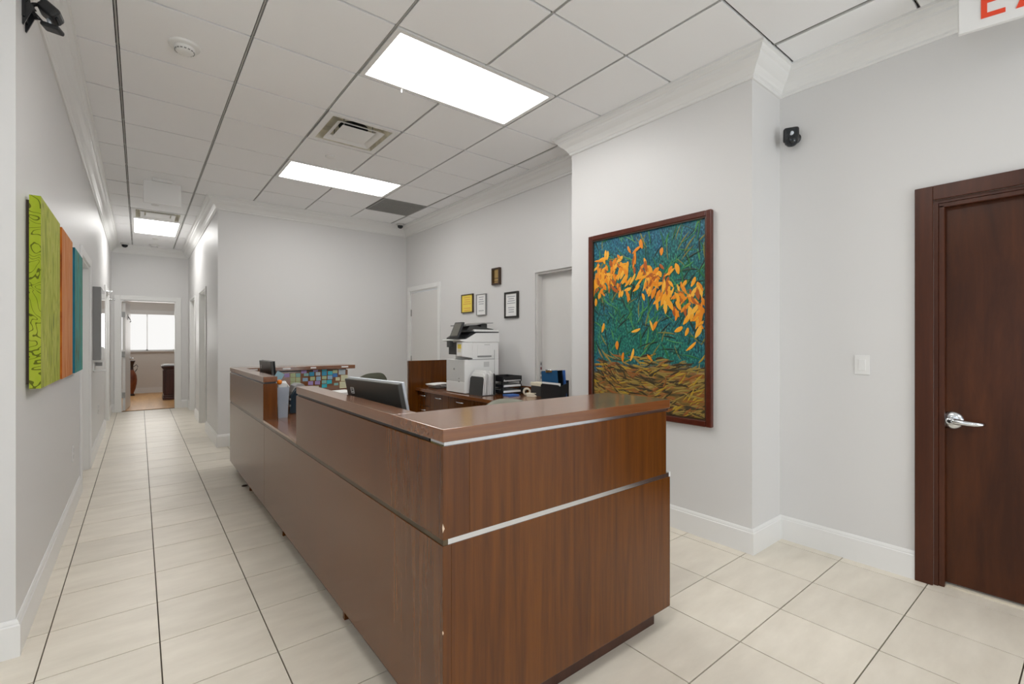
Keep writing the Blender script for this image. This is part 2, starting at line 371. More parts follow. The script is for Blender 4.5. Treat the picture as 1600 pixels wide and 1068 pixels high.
# ------------------------------------------------------------------ floor
floor = struct(MB().box(XW-T, DW+T+1.0, YW-T, HE+T, -0.12, -0.008).build('floor', M['grout']))
FX = [-0.709, -0.323+.0127, 0.0738, 0.4580, 0.8500, 1.2430, 1.6360, 2.0310, 2.4420, 2.8430, 3.2430]
FX = [-0.7005, -0.3153, 0.0698, 0.4555, 0.8480, 1.2420, 1.6380, 2.0350, 2.4370, 2.8400, 3.2430, 3.6460]
FY0, FP = 0.985, 0.3885
def tile_cell(x0, x1, y0, y1, g=0.0026):
    return x0+g, x1-g, y0+g, y1-g
_tc = {}
def floor_tile(x0, x1, y0, y1):
    k = (round(x1-x0,4), round(y1-y0,4))
    if k not in _tc:
        _tc[k] = MB().box(0, k[0], 0, k[1], -0.008, 0).mesh('floor_tile', M['tile'])
    o = bpy.data.objects.new('floor_tile', _tc[k]); C.objects.link(o); o.parent = floor; o.location = (x0, y0, 0)
rest = MB()
def floor_rects():
    # whole tiles run on under the walls; rows are split only where the grid splits them
    yl, yb = FY0+FP*5, FY0+FP*15
    return [(-0.7005, DW+.1, FY0-FP*4, yl), (-0.52, DW+.1, yl, yb), (-0.52, HR+.1, yb, HE), (XW, -0.7005, FY0-FP*4, LE), (XW, DW, YW, FY0-FP*4)]
def cells(r):
    xs = sorted({r[0], r[1]} | {x for x in FX if r[0]+.02 < x < r[1]-.02} | ({-0.7005-.4*i for i in range(1,9) if r[0]+.02 < -0.7005-.4*i < r[1]-.02}))
    ys = sorted({r[2], r[3]} | {FY0+FP*j for j in range(-14, 30) if r[2]+.02 < FY0+FP*j < r[3]-.02})
    for i in range(len(xs)-1):
        for j in range(len(ys)-1): yield tile_cell(xs[i], xs[i+1], ys[j], ys[j+1])
# merge pier rows: one grid over the reception area, clipped by the walls
for k, r in enumerate(floor_rects()):
    for c in cells(r):
        if k < 2 or (k == 2 and c[2] < 9.6): floor_tile(*c)
        else: rest.box(c[0], c[1], c[2], c[3], -0.008, 0)
stuff(rest.build('floor_tile', M['tile'], floor))

# ------------------------------------------------------------------ ceiling
ceiling = struct(MB().box(XW-T, DW+T, YW-T, HE+T, CE+0.10, CE+0.18).build('ceiling', M['ceil_back']))
GX0, GY0, GP = 1.119, 2.4427, 0.6096
def gx(i): return GX0+GP*i
def gy(j): return GY0+GP*j
skip = set()
for i, j in ((0,0),(1,0),(0,4),(1,4),(0,2),(2,5),(-2,9),(-2,10),(-2,11),(-2,-3),(-1,-3),(0,-8),(1,-8)): skip.add((i,j))
rects = [(XW, LW, YW, LE), (LW, PW, YW, BW), (PW, DW, YW, EF), (PW, RW, PF, BW), (LW, HR, BW, HE)]
_cc = {}
crest = MB()
def ctile(x0, x1, y0, y1, near):
    k = (round(x1-x0,4), round(y1-y0,4))
    if k[0] < .02 or k[1] < .02: return
    if not near: crest.box(x0, x1, y0, y1, CE, CE+.016); return
    if k not in _cc: _cc[k] = MB().box(0, k[0], 0, k[1], 0, 0.016).mesh('ceiling_tile', M['ceil_tile'])
    o = bpy.data.objects.new('ceiling_tile', _cc[k]); C.objects.link(o); o.parent = ceiling; o.location = (x0, y0, CE)
HGX, HGY = 0.0092, 0.0075
for r in rects:
    for i in range(-9, 4):
        for j in range(-11, 15):
            if ((i,j) in skip and r[0] >= LW-.01) or (i,j) in ((-6,-7),(-5,-7)): continue
            x0, x1, y0, y1 = gx(i)+HGX, gx(i+1)-HGX, gy(j)+HGY, gy(j+1)-HGY
            x0, x1, y0, y1 = max(x0,r[0]), min(x1,r[1]), max(y0,r[2]), min(y1,r[3])
            if x1 > x0 and y1 > y0: ctile(x0, x1, y0, y1, r[0] >= LW-.01 and y1 > 0.4)
stuff(crest.build('ceiling_tile', M['ceil_tile'], ceiling))
for i in range(-8, 4):
    x = gx(i); y1 = HE if LW < x < HR else (BW if x > LW else LE)
    if x < DW: MB().box(x-.0044, x+.0044, YW, y1, CE+.004, CE+.021).build('grid_bar', M['tbar'], ceiling)
for j in range(-10, 15):
    y = gy(j)
    xa = XW if y < LE else LW; xb = DW if y < EF else (PW if y < PF else (RW if y < BW else HR))
    MB().box(xa, xb, y-.004, y+.004, CE+.020, CE+.030).build('grid_bar', M['tbar'], ceiling)

# ------------------------------------------------------------------ mouldings
LOOP = [(XW,LE),(LW,LE),(LW,HE),(HR,HE),(HR,BW),(RW,BW),(RW,PF),(PW,PF),(PW,EF),(DW,EF),(DW,YW),(XW,YW)]
def seg_info(k):
    p, q = Vector((*LOOP[k],0)), Vector((*LOOP[(k+1)%len(LOOP)],0)); d = (q-p).normalized(); return p, q, d, Vector((d.y,-d.x,0))
def moulding(name, k, prof, m, t0=None, t1=None, parent=None):
    # prof: (distance from wall, height), mitred at the loop's corners unless t0/t1 cut it
    p, q, d, nrm = seg_info(k); L = (q-p).length; N = len(LOOP)
    def miter(cur, other, atstart):
        dd = seg_info(other)[2]; cr = d.cross(dd).z if not atstart else dd.cross(d).z
        return cr   # >0 left turn (outer corner), <0 right turn (inner)
    c0 = miter(k, (k-1)%N, True); c1 = miter(k, (k+1)%N, False)
    b = MB(); vs = []; n = len(prof)
    for end in (0, 1):
        for dist, h in prof:
            if end == 0: t = t0 if t0 is not None else (-dist if c0 > 0 else dist)
            else: t = t1 if t1 is not None else (L+dist if c1 > 0 else L-dist)
            v = p+d*t+nrm*dist; vs.append((v.x, v.y, h))
    fs = [(i, (i+1)%n, (i+1)%n+n, i+n) for i in range(n)]+[tuple(range(n-1,-1,-1)), tuple(range(n, 2*n))]
    b.add(vs, fs); return struct(b.build(name, M[m], parent))
CROWN = [(0,2.893),(.010,2.893),(.016,2.900),(.016,2.912),(.024,2.918),(.030,2.930),(.046,2.952),(.070,2.970),(.084,2.985),(.088,2.999),(.096,3.004),(.104,3.014),(.108,3.026),(.118,3.030),(.118,CE),(0,CE)]
for k in range(len(LOOP)): moulding('trim_%d' % (k+1), k, CROWN, 'trim')
BASE = [(0,0),(.015,0),(.015,.128),(.011,.133),(.011,.138),(.008,.146),(.004,.152),(0,.152)]
def base(name, k, gaps=()):
    p, q, d, nrm = seg_info(k); L = (q-p).length; cur = None
    for a, c in sorted(gaps): moulding(name, k, BASE, 'trim', cur, a); cur = c
    moulding(name, k, BASE, 'trim', cur, None)
CW = 0.075
base('baseboard_left_return', 0)
base('baseboard_left', 1, [(DL1[0]-CW-LE, DL1[1]+CW-LE), (DL2[0]-CW-LE, DL2[1]+CW-LE)])
base('baseboard_end', 2, [(DE[0]-.085-LW, DE[1]+.085-LW)])
base('baseboard_corridor_right', 3, [(HE-DR2[1]-.03, HE-DR2[0]+.03), (HE-DR1[1]-.03, HE-DR1[0]+.03)])
base('baseboard_back', 4)
base('baseboard_right_rear', 5, [(BW-D2[1]-.07, BW-D2[0]+.07), (BW-DN[1], BW-DN[0])])
base('baseboard_pier_far', 6); base('baseboard_pier', 7); base('baseboard_pier_near', 8)
base('baseboard_right', 9, [(EF-D1[1]-CW, EF-D1[0]+CW)])

# ------------------------------------------------------------------ doors
def casing_x(name, x, into, o, wdt, thick, m, parent, jamb=True, depth=T, lip=0.0):
    # casing around an opening in a wall plane x, protruding towards `into` (+1/-1)
    a, c = sorted((x, x+into*thick)); y0, y1, z1 = o
    b = MB(); b.box(a, c, y0-wdt, y0, 0, z1+wdt); b.box(a, c, y1, y1+wdt, 0, z1+wdt); b.box(a, c, y0, y1, z1, z1+wdt)
    f = b.build(name, M[m], parent, bevel=.003)
    if jamb:
        a, c = sorted((x, x-into*depth)); t = .018
        j = MB(); j.box(a, c, y0, y0+t, 0, z1-t); j.box(a, c, y1-t, y1, 0, z1-t); j.box(a, c, y0, y1, z1-t, z1); j.build('jamb', M[m], parent)
    return f
# door_1: dark wooden door at the right
e = bpy.data.objects.new('door_1', None); C.objects.link(e); struct(e)
casing_x('casing', DW, -1, D1, CW, .02, 'door_frame_wood', e)
b = MB(); y0, y1, z1 = D1
b.box(DW+.005, DW+.036, y1-.042, y1-.018, 0, z1-.03); b.box(DW+.005, DW+.036, y0+.018, y0+.042, 0, z1-.03); b.box(DW+.005, DW+.036, y0+.018, y1-.018, z1-.042, z1-.018)
b.build('stop_bead', M['door_frame_wood'], e, bevel=.003)
MB().box(DW+.046, DW+.09, y0+.019, y1-.019, .018, z1-.019).build('leaf', M['door_wood'], e, bevel=.002)
MB().box(DW+.03, DW+.12, y0+.018, y1-.018, 0, .008).build('threshold', M['tape'], e)
h = MB(); hy, hz = 0.510, 0.880; fx = DW+.046
h.lathe([(0,-.018),(.014,-.018),(.028,-.016),(.038,-.012),(.046,-.005),(.048,0.0)], (fx,hy,hz), 28, 'x')
hd = h.build('handle', M['chrome'], e)
h = MB(); h.lathe([(0,-.058),(.018,-.058),(.020,-.05),(.020,0)], (fx,hy,hz), 18, 'x'); h.build('spindle', M['chrome'], hd)
h = MB()
h.tube([(fx-.045,hy,hz),(fx-.050,hy-.02,hz),(fx-.052,hy-.05,hz-.003),(fx-.050,hy-.09,hz-.005),(fx-.040,hy-.115,hz-.005),(fx-.022,hy-.122,hz-.005)], [.015,.0155,.0145,.013,.0115,.010], 12)
h.build('lever', M['chrome'], hd)
h = MB(); h.lathe([(0,-.061),(.009,-.061),(.010,-.058)], (fx,hy,hz), 14, 'x'); h.build('keyhole', M['black'], hd)
# door_2: flush white door in the far right corner
e = bpy.data.objects.new('door_2', None); C.objects.link(e); struct(e)
casing_x('casing', RW, -1, D2, .065, .016, 'trim', e)
MB().box(RW+.012, RW+.052, D2[0]+.02, D2[1]-.02, .012, D2[2]-.028).build('leaf', M['door_white'], e, bevel=.002)
for z in (.25, 1.02, 1.72): 
    b = MB(); b.lathe([(0,-.05),(.008,-.05),(.008,.05),(0,.05)], (RW+.006, D2[1]-.02, z), 10); b.build('hinge', M['steel'], e)
# door_3: doorway at the end of the corridor, leaf swung into the room
e = bpy.data.objects.new('door_3', None); C.objects.link(e); struct(e)
b = MB(); x0, x1, z1 = DE; w_ = .085
b.box(x0-w_, x0, HE-.018, HE, 0, z1+w_); b.box(x1, x1+w_, HE-.018, HE, 0, z1+w_); b.box(x0, x1, HE-.018, HE, z1, z1+w_)
b.build('casing', M['trim'], e, bevel=.003)
b = MB(); b.box(x0, x0+.018, HE, HE+T, 0, z1-.018); b.box(x1-.018, x1, HE, HE+T, 0, z1-.018); b.box(x0, x1, HE, HE+T, z1-.018, z1); b.build('jamb', M['trim'], e)
lf = MB().box(0, .04, 0, .80, .012, 2.015).build('leaf', M['door_white'], e, loc=(x0+.03, HE+.075, 0)); lf.rotation_euler = (0,0,math.radians(-4.5))
for z in (.30, 1.05, 1.78):
    MB().box(x0+.0185, x0+.068, HE+.055, HE+.073, z-.05, z+.05).build('hinge', M['steel'], e)
b = MB(); b.lathe([(0,0),(.028,0),(.028,.008),(.012,.012),(.012,.05),(0,.05)], (.04, .735, .95), 14, 'x'); b.tube([(.085,.735,.95),(.09,.67,.95),(.085,.62,.945)], .009); b.build('handle', M['chrome'], lf)
b = MB(); b.box(.04, .046, .36, .41, 1.70, 1.80); b.tube([(.044,.385,1.76),(.075,.385,1.70),(.085,.385,1.668),(.07,.385,1.65)], .007); b.build('coat_hook', M['black'], lf)
# side doors of the corridor and the recessed flush door
def side_door(name, x, into, o, m='door_white', wdt=CW, casing=True):
    e = bpy.data.objects.new(name, None); C.objects.link(e); struct(e)
    if casing: casing_x('casing', x, into, o, wdt, .016, 'trim', e)
    a, c = sorted((x-into*(T-.045), x-into*(T-.005)))
    MB().box(a, c, o[0]+.019, o[1]-.019, .01, o[2]-.02).build('leaf', M[m], e)
    return e
side_door('door_4', LW, 1, DL1); side_door('door_5', LW, 1, DL2)
side_door('door_6', HR, -1, DR1, wdt=.03); side_door('door_7', HR, -1, DR2, wdt=.03)
e = side_door('door_8', RW, -1, DN, casing=False)
b = MB(); a, c = RW+.02, RW+T-.046
b.box(a, c, DN[1]-.02, DN[1], 0, DN[2]); b.box(a, c, DN[0], DN[0]+.02, 0, DN[2]); b.box(a, c, DN[0]+.02, DN[1]-.02, DN[2]-.02, DN[2]); b.build('jamb', M['door_white'], e)

# ------------------------------------------------------------------ room at the end of the corridor
ER0, ER1, EY = -2.2, 2.4, 14.82
struct(MB().box(ER0, ER1, HE+T, EY+T, -.12, 0).build('floor', M['oak'])); 
struct(MB().box(ER0, ER1, HE+T, EY+T, 2.75, 2.85).build('ceiling', M['wall']))
b = MB(); b.box(ER0, -1.3, EY, EY+T, 0, 2.75); b.box(.72, ER1, EY, EY+T, 0, 2.75); b.box(-1.3, .72, EY, EY+T, 0, 1.05); b.box(-1.3, .72, EY, EY+T, 2.05, 2.75)
struct(b.build('wall_end_room', M['wall_end']))
b = MB(); b.box(ER0-T, ER0, HE+T, EY+T, 0, 2.85); struct(b.build('wall_end_room_left', M['wall_end']))
b = MB(); b.box(ER1, ER1+T, HE+T, EY+T, 0, 2.85); struct(b.build('wall_end_room_right', M['wall_end']))
struct(MB().box(ER0, ER1, EY-.016, EY, 0, .13).build('baseboard_end_room', M['trim']))
wn = bpy.data.objects.new('window_1', None); C.objects.link(wn); struct(wn)
b = MB(); b.box(-1.3, .72, EY-.05, EY, 1.02, 1.05); b.build('sill', M['trim'], wn)
b = MB()
for x in (-1.3, -.56, .13, .68): b.box(x, x+.04, EY+.03, EY+.07, 1.05, 2.05)
b.box(-1.3, .72, EY+.03, EY+.07, 1.05, 1.08); b.box(-1.3, .72, EY+.03, EY+.07, 2.02, 2.05); b.build('window_frame', M['trim'], wn)
b = MB(); b.box(-1.3, .72, EY-.06, EY+.02, 1.95, 2.05); b.build('shade_cassette', M['trim'], wn)
for x0, x1 in ((-1.28,-.55), (-.53,.14), (.165,.70)):
    s = MB().box(x0, x1, EY+.005, EY+.009, 1.075, 1.96).build('roller_shade', M['shade'], wn)
# floor vase
vz = thing('floor_vase', 'tall two-handled brown amphora vase on the oak floor beyond the doorway', 'vase', (-.145, 14.30, 0))
b = MB(); b.lathe([(0,0),(.055,0),(.060,.012),(.045,.04),(.042,.07),(.075,.16),(.098,.28),(.105,.38),(.095,.48),(.065,.56),(.040,.61)], n=22); b.build('body', M['terra'], vz)
b = MB(); b.lathe([(.040,.61),(.034,.66),(.036,.72),(.060,.79),(.075,.825),(.070,.83),(.045,.78)], n=22); b.build('neck', M['vase_dark'], vz)
b = MB(); b.lathe([(.063,.0),(.066,.012),(.050,.042),(.046,.05)], n=22); b.build('foot', M['vase_dark'], vz)
for s in (-1, 1):
    b = MB(); b.tube([(s*.036,0,.68),(s*.09,0,.73),(s*.115,0,.69),(s*.10,0,.62),(s*.065,0,.565)], .008); b.build('handle', M['vase_dark'], vz)
# dark wooden cabinet
cb = thing('wooden_cabinet', 'dark cherry panelled cabinet with moulded top in the room beyond the doorway', 'cabinet', (.40, 12.80, 0))
b = MB(); b.box(.02, .88, .02, .48, .10, .68); b.build('carcass', M['furn_wood'], cb)
b = MB(); b.box(0, .9, 0, .5, 0, .06); b.box(.008, .892, .008, .492, .06, .10); b.build('plinth', M['furn_wood'], cb, bevel=.008)
b = MB(); b.box(-.005, .905, -.005, .505, .68, .705); b.box(-.02, .92, -.02, .52, .705, .745); b.build('top', M['furn_wood'], cb, bevel=.008)
for x in (.06, .47):
    b = MB(); b.box(x, x+.37, .005, .02, .14, .64); b.box(x+.05, x+.32, -.001, .006, .19, .59); b.build('panel', M['furn_wood'], cb, bevel=.004)
b = MB(); b.box(.008, .02, .06, .44, .14, .64); b.build('side_panel', M['furn_wood'], cb, bevel=.004)
pp = MB()
for i in range(3): pp.obox((0,0,.006+.011*i), (.22,.28,.010), rot('Z', .15*i))
tag(pp.build('paper_stack', M['paper'], loc=(.52, 13.0, .745)), 'small stack of white papers on the dark cherry cabinet', 'papers')

# ------------------------------------------------------------------ ceiling fixtures
def troffer(label, x0, x1, y0, y1, latch=False):
    t = thing('ceiling_light', label, 'ceiling light', ((x0+x1)/2, (y0+y1)/2, CE), group=None)
    off = ((x0+x1)/2, (y0+y1)/2, CE)
    i = .010; f = .030
    b = MB(); b.box(x0+i, x1-i, y0+i, y0+i+f, CE-.004, CE+.02); b.box(x0+i, x1-i, y1-i-f, y1-i, CE-.004, CE+.02)
    b.box(x0+i, x0+i+f, y0+i+f, y1-i-f, CE-.004, CE+.02); b.box(x1-i-f, x1-i, y0+i+f, y1-i-f, CE-.004, CE+.02)
    b.build('frame', M['trim'], t, off)
    b = MB(); b.box(x0+i+f, x1-i-f, y0+i+f, y1-i-f, CE+.004, CE+.010); b.build('diffuser', M['diffuser'], t, off)
    if latch:
        b = MB(); b.box(x0+.30, x0+.306, y1-.026, y1-.020, CE-.03, CE-.004); b.build('latch', M['trim'], t, off)
    return t
troffer('large white lit troffer nearest the viewer above the reception desk', gx(0), gx(2), gy(0), gy(1), True)
troffer('white lit troffer nearer the back wall beyond the square air diffuser', gx(0), gx(2), gy(4), gy(5))
troffer('white lit troffer in the narrow corridor ceiling', gx(-2), gx(-1), gy(10), gy(12))
# extra unseen troffers behind the viewer; the overhead one added to brighten left floor
for (i, j) in ((-2,-3), (-6,-7), (0,-8)):
    troffer('unseen lit troffer %s' % {-2: 'added just above the viewer to brighten the left floor', -6: 'over the far left of the waiting area', 0: 'by the glazed front wall'}[i], gx(i), gx(i+2), gy(j), gy(j+1))

t = thing('ceiling_light', 'unseen troffer added to brighten the room beyond the doorway', 'ceiling light', (.15, 13.2, 2.75))  # unseen lamp added to brighten the end room's walls
MB().box(-.62, .62, -.31, .31, -.05, 0).build('frame', M['trim'], t)
MB().box(-.58, .58, -.27, .27, -.056, -.0505).build('diffuser', M['diffuser_soft'], t)
def diffuser(label, x0, y0):
    c = (x0+GP/2, y0+GP/2, CE)
    t = thing('air_diffuser', label, 'vent', c)
    h = GP/2-.012; q = .245
    b = MB(); b.box(-h, h, -h, -q, -.003, .012); b.box(-h, h, q, h, -.003, .012); b.box(-h, -q, -q, q, -.003, .012); b.box(q, h, -q, q, -.003, .012); b.build('frame', M['trim'], t)
    b = MB(); Z0, Z1, k = .0, .060, .215
    vs = [(-q,-q,Z0),(q,-q,Z0),(q,q,Z0),(-q,q,Z0),(-k,-k,Z1),(k,-k,Z1),(k,k,Z1),(-k,k,Z1)]
    b.add(vs, [(0,1,5,4),(1,2,6,5),(2,3,7,6),(3,0,4,7),(4,5,6,7)]); b.build('pan', M['vent_in'], t)
    b = MB(); b.lathe([(0,Z1-.002),(.120,Z1-.002),(.120,Z1+.004)], n=24); b.build('duct_opening', M['void'], t)
    b = MB()
    def ring(o, i, zo, zi):
        v = [(-o,-o,zo),(o,-o,zo),(o,o,zo),(-o,o,zo),(-i,-i,zi),(i,-i,zi),(i,i,zi),(-i,i,zi)]
        v2 = [(x,y,z+.004) for x,y,z in v]
        b.add(v+v2, [(0,1,5,4),(1,2,6,5),(2,3,7,6),(3,0,4,7),(8,12,13,9),(9,13,14,10),(10,14,15,11),(11,15,12,8),(0,8,9,1),(1,9,10,2),(2,10,11,3),(3,11,8,0),(4,5,13,12),(5,6,14,13),(6,7,15,14),(7,4,12,15)])
    ring(.195, .150, -.012, .016); b.build('louver', M['trim'], t)
    b = MB(); b.box(-.135, .135, -.135, .135, -.004, 0); b.build('centre_plate', M['trim'], t, bevel=.003)
    for sx in (-1,1):
        for sy in (-1,1): MB().tube([(sx*.12,sy*.12,0),(sx*.12,sy*.12,.059)], .004, 6).build('bracket', M['steel'], t)
    return t
diffuser('square stepped air diffuser with dark duct between the two reception troffers', gx(0), gy(2))
diffuser('square air diffuser just before the corridor troffer', gx(-2), gy(9))
t = thing('return_grille', 'flat grey return air grille near the back wall', 'vent', (gx(2)+GP/2, gy(5)+GP/2, CE))
h = GP/2-.012
b = MB(); b.box(-h, h, -h, -h+.02, -.002, .012); b.box(-h, h, h-.02, h, -.002, .012); b.box(-h, -h+.02, -h+.02, h-.02, -.002, .012); b.box(h-.02, h, -h+.02, h-.02, -.002, .012); b.build('frame', M['grille'], t)
b = MB()
for i in range(24):
    x = -h+.03+i*(2*h-.06)/23; b.box(x-.007, x+.007, -h+.02, h-.02, .0, .006)
stuff(b.build('slats', M['grille'], t))
b = MB(); b.box(-h, h, -h, h, .010, .014); b.build('backing', M['midgrey'], t)

def smoke(label, x, y, r=.080):
    t = thing('smoke_detector', label, 'smoke detector', (x, y, CE), group=None)
    b = MB(); b.lathe([(r,0),(r,-.008),(r*.93,-.014),(r*.66,-.016)], n=32); b.build('base', M['white_pl'], t)
    b = MB(); b.lathe([(r*.66,-.012),(r*.64,-.032),(r*.52,-.043),(r*.40,-.046),(0,-.047)], n=32); b.build('cover', M['white_pl'], t)
    b = MB()
    for k in range(16):
        a = 2*PI*k/16; b.obox((r*.60*math.cos(a), r*.60*math.sin(a), -.036), (.004,.012,.006), rot('Z', a))
    b.build('slots', M['midgrey'], t)
smoke('round white smoke detector nearest the viewer on the ceiling over the corridor entrance', .210, 3.385)
smoke('round white smoke detector at the far end of the corridor ceiling', .217, 10.80)
def sprinkler(label, x, y):
    t = MB(); t.lathe([(0,-.010),(.036,-.010),(.042,-.006),(.042,0)], n=24)
    return tag(t.build('sprinkler_cover', M['white_pl'], loc=(x, y, CE)), label, 'sprinkler')
sprinkler('round white sprinkler cover between the square diffuser and the second reception troffer', 1.417, 4.565)
sprinkler('round white sprinkler cover before the corridor air diffuser', .16, 7.60)
sprinkler('round white sprinkler cover behind the corridor troffer', .215, 10.12)
def dome(label, x, y, s=1.0, rz=0):
    t = thing('dome_camera', label, 'camera', (x, y, CE), rz)
    b = MB(); b.lathe([(.055*s,0),(.055*s,-.018*s),(.050*s,-.026*s),(.040*s,-.028*s)], n=24); b.build('base', M['grey_pl'], t)
    b = MB(); b.lathe([(.040*s,-.024*s),(.040*s,-.038*s),(.034*s,-.056*s),(.018*s,-.068*s),(0,-.071*s)], n=24); b.build('dome', M['blackgloss'], t)
    b = MB(); b.lathe([(0,.012*s),(.017*s,.012*s),(.017*s,-.004*s)], (-.012*s,-.034*s,-.050*s), 14, 'y'); b.build('lens', M['black'], t)
dome('small dark dome camera on the ceiling corner above the back wall', 3.06, 6.56, 1.0)
dome('small dark dome camera on the corridor ceiling above the far left corner', -.205, 10.90, 1.15)
# blank back of a hanging sign in the corridor
t = thing('ceiling_sign', 'blank pale plate hanging below the ceiling at the corridor entrance', 'sign', (.198, 6.35, CE))
MB().box(-.165, .165, -.012, .012, -.275, -.035).build('plate', M['white_pl'], t, bevel=.004)
MB().box(-.09, .09, -.03, .03, -.035, 0).build('canopy', M['white_pl'], t, bevel=.004)
# EXIT sign
t = thing('exit_sign', 'white EXIT sign with red letters hanging by the upper right corner', 'sign', (3.0, .432, 2.728), math.radians(-77.2))
MB().box(0, .45, 0, .022, 0, .225).build('panel', M['white_pl'], t, bevel=.003)
MB().box(.15, .30, -.02, .045, .225, CE-2.728).build('canopy', M['white_pl'], t)
def letter(ch, x):
    b = MB(); w_, hh, s, z = .078, .150, .020, .040; y0, y1 = -.003, .001
    def bar(xa, xb, za, zb): b.box(x+xa, x+xb, y0, y1, z+za, z+zb)
    if ch == 'E': bar(0,s,0,hh); bar(s,w_,0,s); bar(s,w_*.9,hh/2-s/2,hh/2+s/2); bar(s,w_,hh-s,hh)
    if ch == 'I': bar(0,s,0,hh)
    if ch == 'T': bar(0,w_,hh-s,hh); bar(w_/2-s/2,w_/2+s/2,0,hh-s)
    if ch == 'X':
        for a, c in ((0, w_-.024), (w_-.024, 0)): b.prism([(x+a,z),(x+a+.024,z),(x+c+.024,z+hh),(x+c,z+hh)], y0 if a else y0-.0005, y1, 'y')
    b.build('letter', M['red'], t)
letter('E', .075); letter('X', .185); letter('I', .298); letter('T', .345)

# ------------------------------------------------------------------ wall devices
def plate_x(name, label, cat, x, into, y, z, wy, hz, parts):
    t = thing(name, label, cat, (x, y, z))
    a, c = sorted((0, into*.006)); MB().box(a, c, -wy/2, wy/2, -hz/2, hz/2).build('plate', M['white_pl'], t, bevel=.002)
    for (py, pz, pw, ph, pm, d) in parts:
        a, c = sorted((into*.004, into*d)); MB().box(a, c, py-pw/2, py+pw/2, pz-ph/2, pz+ph/2).build('rocker' if cat == 'light switch' else 'socket', M[pm], t, bevel=.0015)
    return t
plate_x('light_switch', 'white rocker light switch on the wall beside the dark wooden door', 'light switch', DW, -1, .891, 1.158, .074, .112, [(0,0,.033,.066,'white_pl',.010)])
plate_x('wall_outlet', 'white power outlet low on the left wall below the canvases', 'outlet', LW, 1, 4.89, .44, .072, .115, [(0,.024,.034,.030,'grey_pl',.008),(0,-.024,.034,.030,'grey_pl',.008)])
plate_x('wall_outlet', 'white power outlet low on the corridor wall below the soap dispenser', 'outlet', LW, 1, 7.72, .46, .072, .115, [(0,.024,.034,.030,'grey_pl',.008),(0,-.024,.034,.030,'grey_pl',.008)])
t = thing('control_strip', 'narrow strip of small dark wall switches on the reveal of the recessed flush door', 'light switch', (3.300, DN[1]-.0205, .985))
MB().box(-.018, .018, -.006, 0, -.10, .10).build('plate', M['grey_pl'], t)
for k in range(4): MB().box(-.009, .009, -.009, -.006, -.085+.048*k, -.058+.048*k).build('switch', M['jar_dark'] if k == 2 else M['midgrey'], t)
# wall camera by the pier
t = thing('wall_camera', 'black square wall camera on the right wall next to the pier corner', 'camera', (DW, 1.250, 2.60))
b = MB(); b.lathe([(0,-.018),(.03,-.018),(.034,0)], n=20, axis='x'); b.build('mount', M['black'], t)
b = MB(); b.tube([(-.012,0,0),(-.045,.0,-.006)], .014, 10); b.build('arm', M['black'], t)
R = rot('Z', math.radians(28)) @ rot('Y', math.radians(-8))
b = MB(); b.obox((-.068,0,.008), (.040,.088,.092), R); hb = b.build('housing', M['black'], t, bevel=.016, seg=4)
b = MB(); b.obox((-.0895,-.011,.0055), (.004,.062,.064), R); b.build('faceplate', M['blackgloss'], t, bevel=.0015)
b = MB(); b.lathe([(0,-.004),(.012,-.004),(.014,0)], (-.091,-.0115,.010), 16, 'x', R=None); b.build('lens', M['silver'], t)
b = MB(); b.lathe([(0,-.052),(.020,-.048),(.036,-.034),(.040,-.015),(.038,0)], (-.062,.0,-.012), 20, 'z'); b.build('base_cap', M['blackgloss'], t)
# twin black device with cables at the top left
t = thing('bracket_camera', 'black camera on curved wall bracket with hanging visor at the upper left corner', 'camera', (LW, 2.93, 2.74))
def fin(y):
    b = MB(); b.prism([(0,.12),(.012,.12),(.020,.05),(.045,.012),(.030,.006),(.012,-.045),(.004,-.065),(0,-.06)], y-.004, y+.004, 'y'); b.build('bracket', M['black'], t)
fin(0.0); fin(.07)
MB().box(0, .010, -.012, .082, -.03, .11).build('wall_plate', M['black'], t)
for y in (0, .07):
    b = MB(); b.tube([(.008,y,.040),(.026,y,.072),(.045,y+.004,.082),(.062,y+.008,.074),(.072,y+.01,.060)], [.008,.009,.009,.008,.008], 8); b.build('arm', M['black'], t)
R = rot('Y', math.radians(40)) @ rot('Z', math.radians(-10))
b = MB(); b.obox((.086,.035,.040), (.074,.085,.052), R); b.build('housing', M['black'], t, bevel=.014, seg=3)
b = MB(); b.obox((.106,.026,.012), (.022,.045,.010), R); b.build('lens', M['blackgloss'], t)
R2 = rot('Y', math.radians(14)) @ rot('Z', math.radians(-20))
b = MB(); b.obox((.092,.03,-.030), (.070,.055,.020), R2); b.build('visor', M['black'], t, bevel=.008)
b = MB(); b.tube([(.078,.033,.01),(.086,.032,-.024)], .007, 8); b.build('knuckle', M['silver'], t)
for k in range(2):
    b = MB(); b.tube([(.01,.02+.03*k,.05),(.03,.02+.03*k,.02-.01*k),(.06,.025,-.012),(.08,.03,-.03)], .003, 6); b.build('cable', M['black'], t)
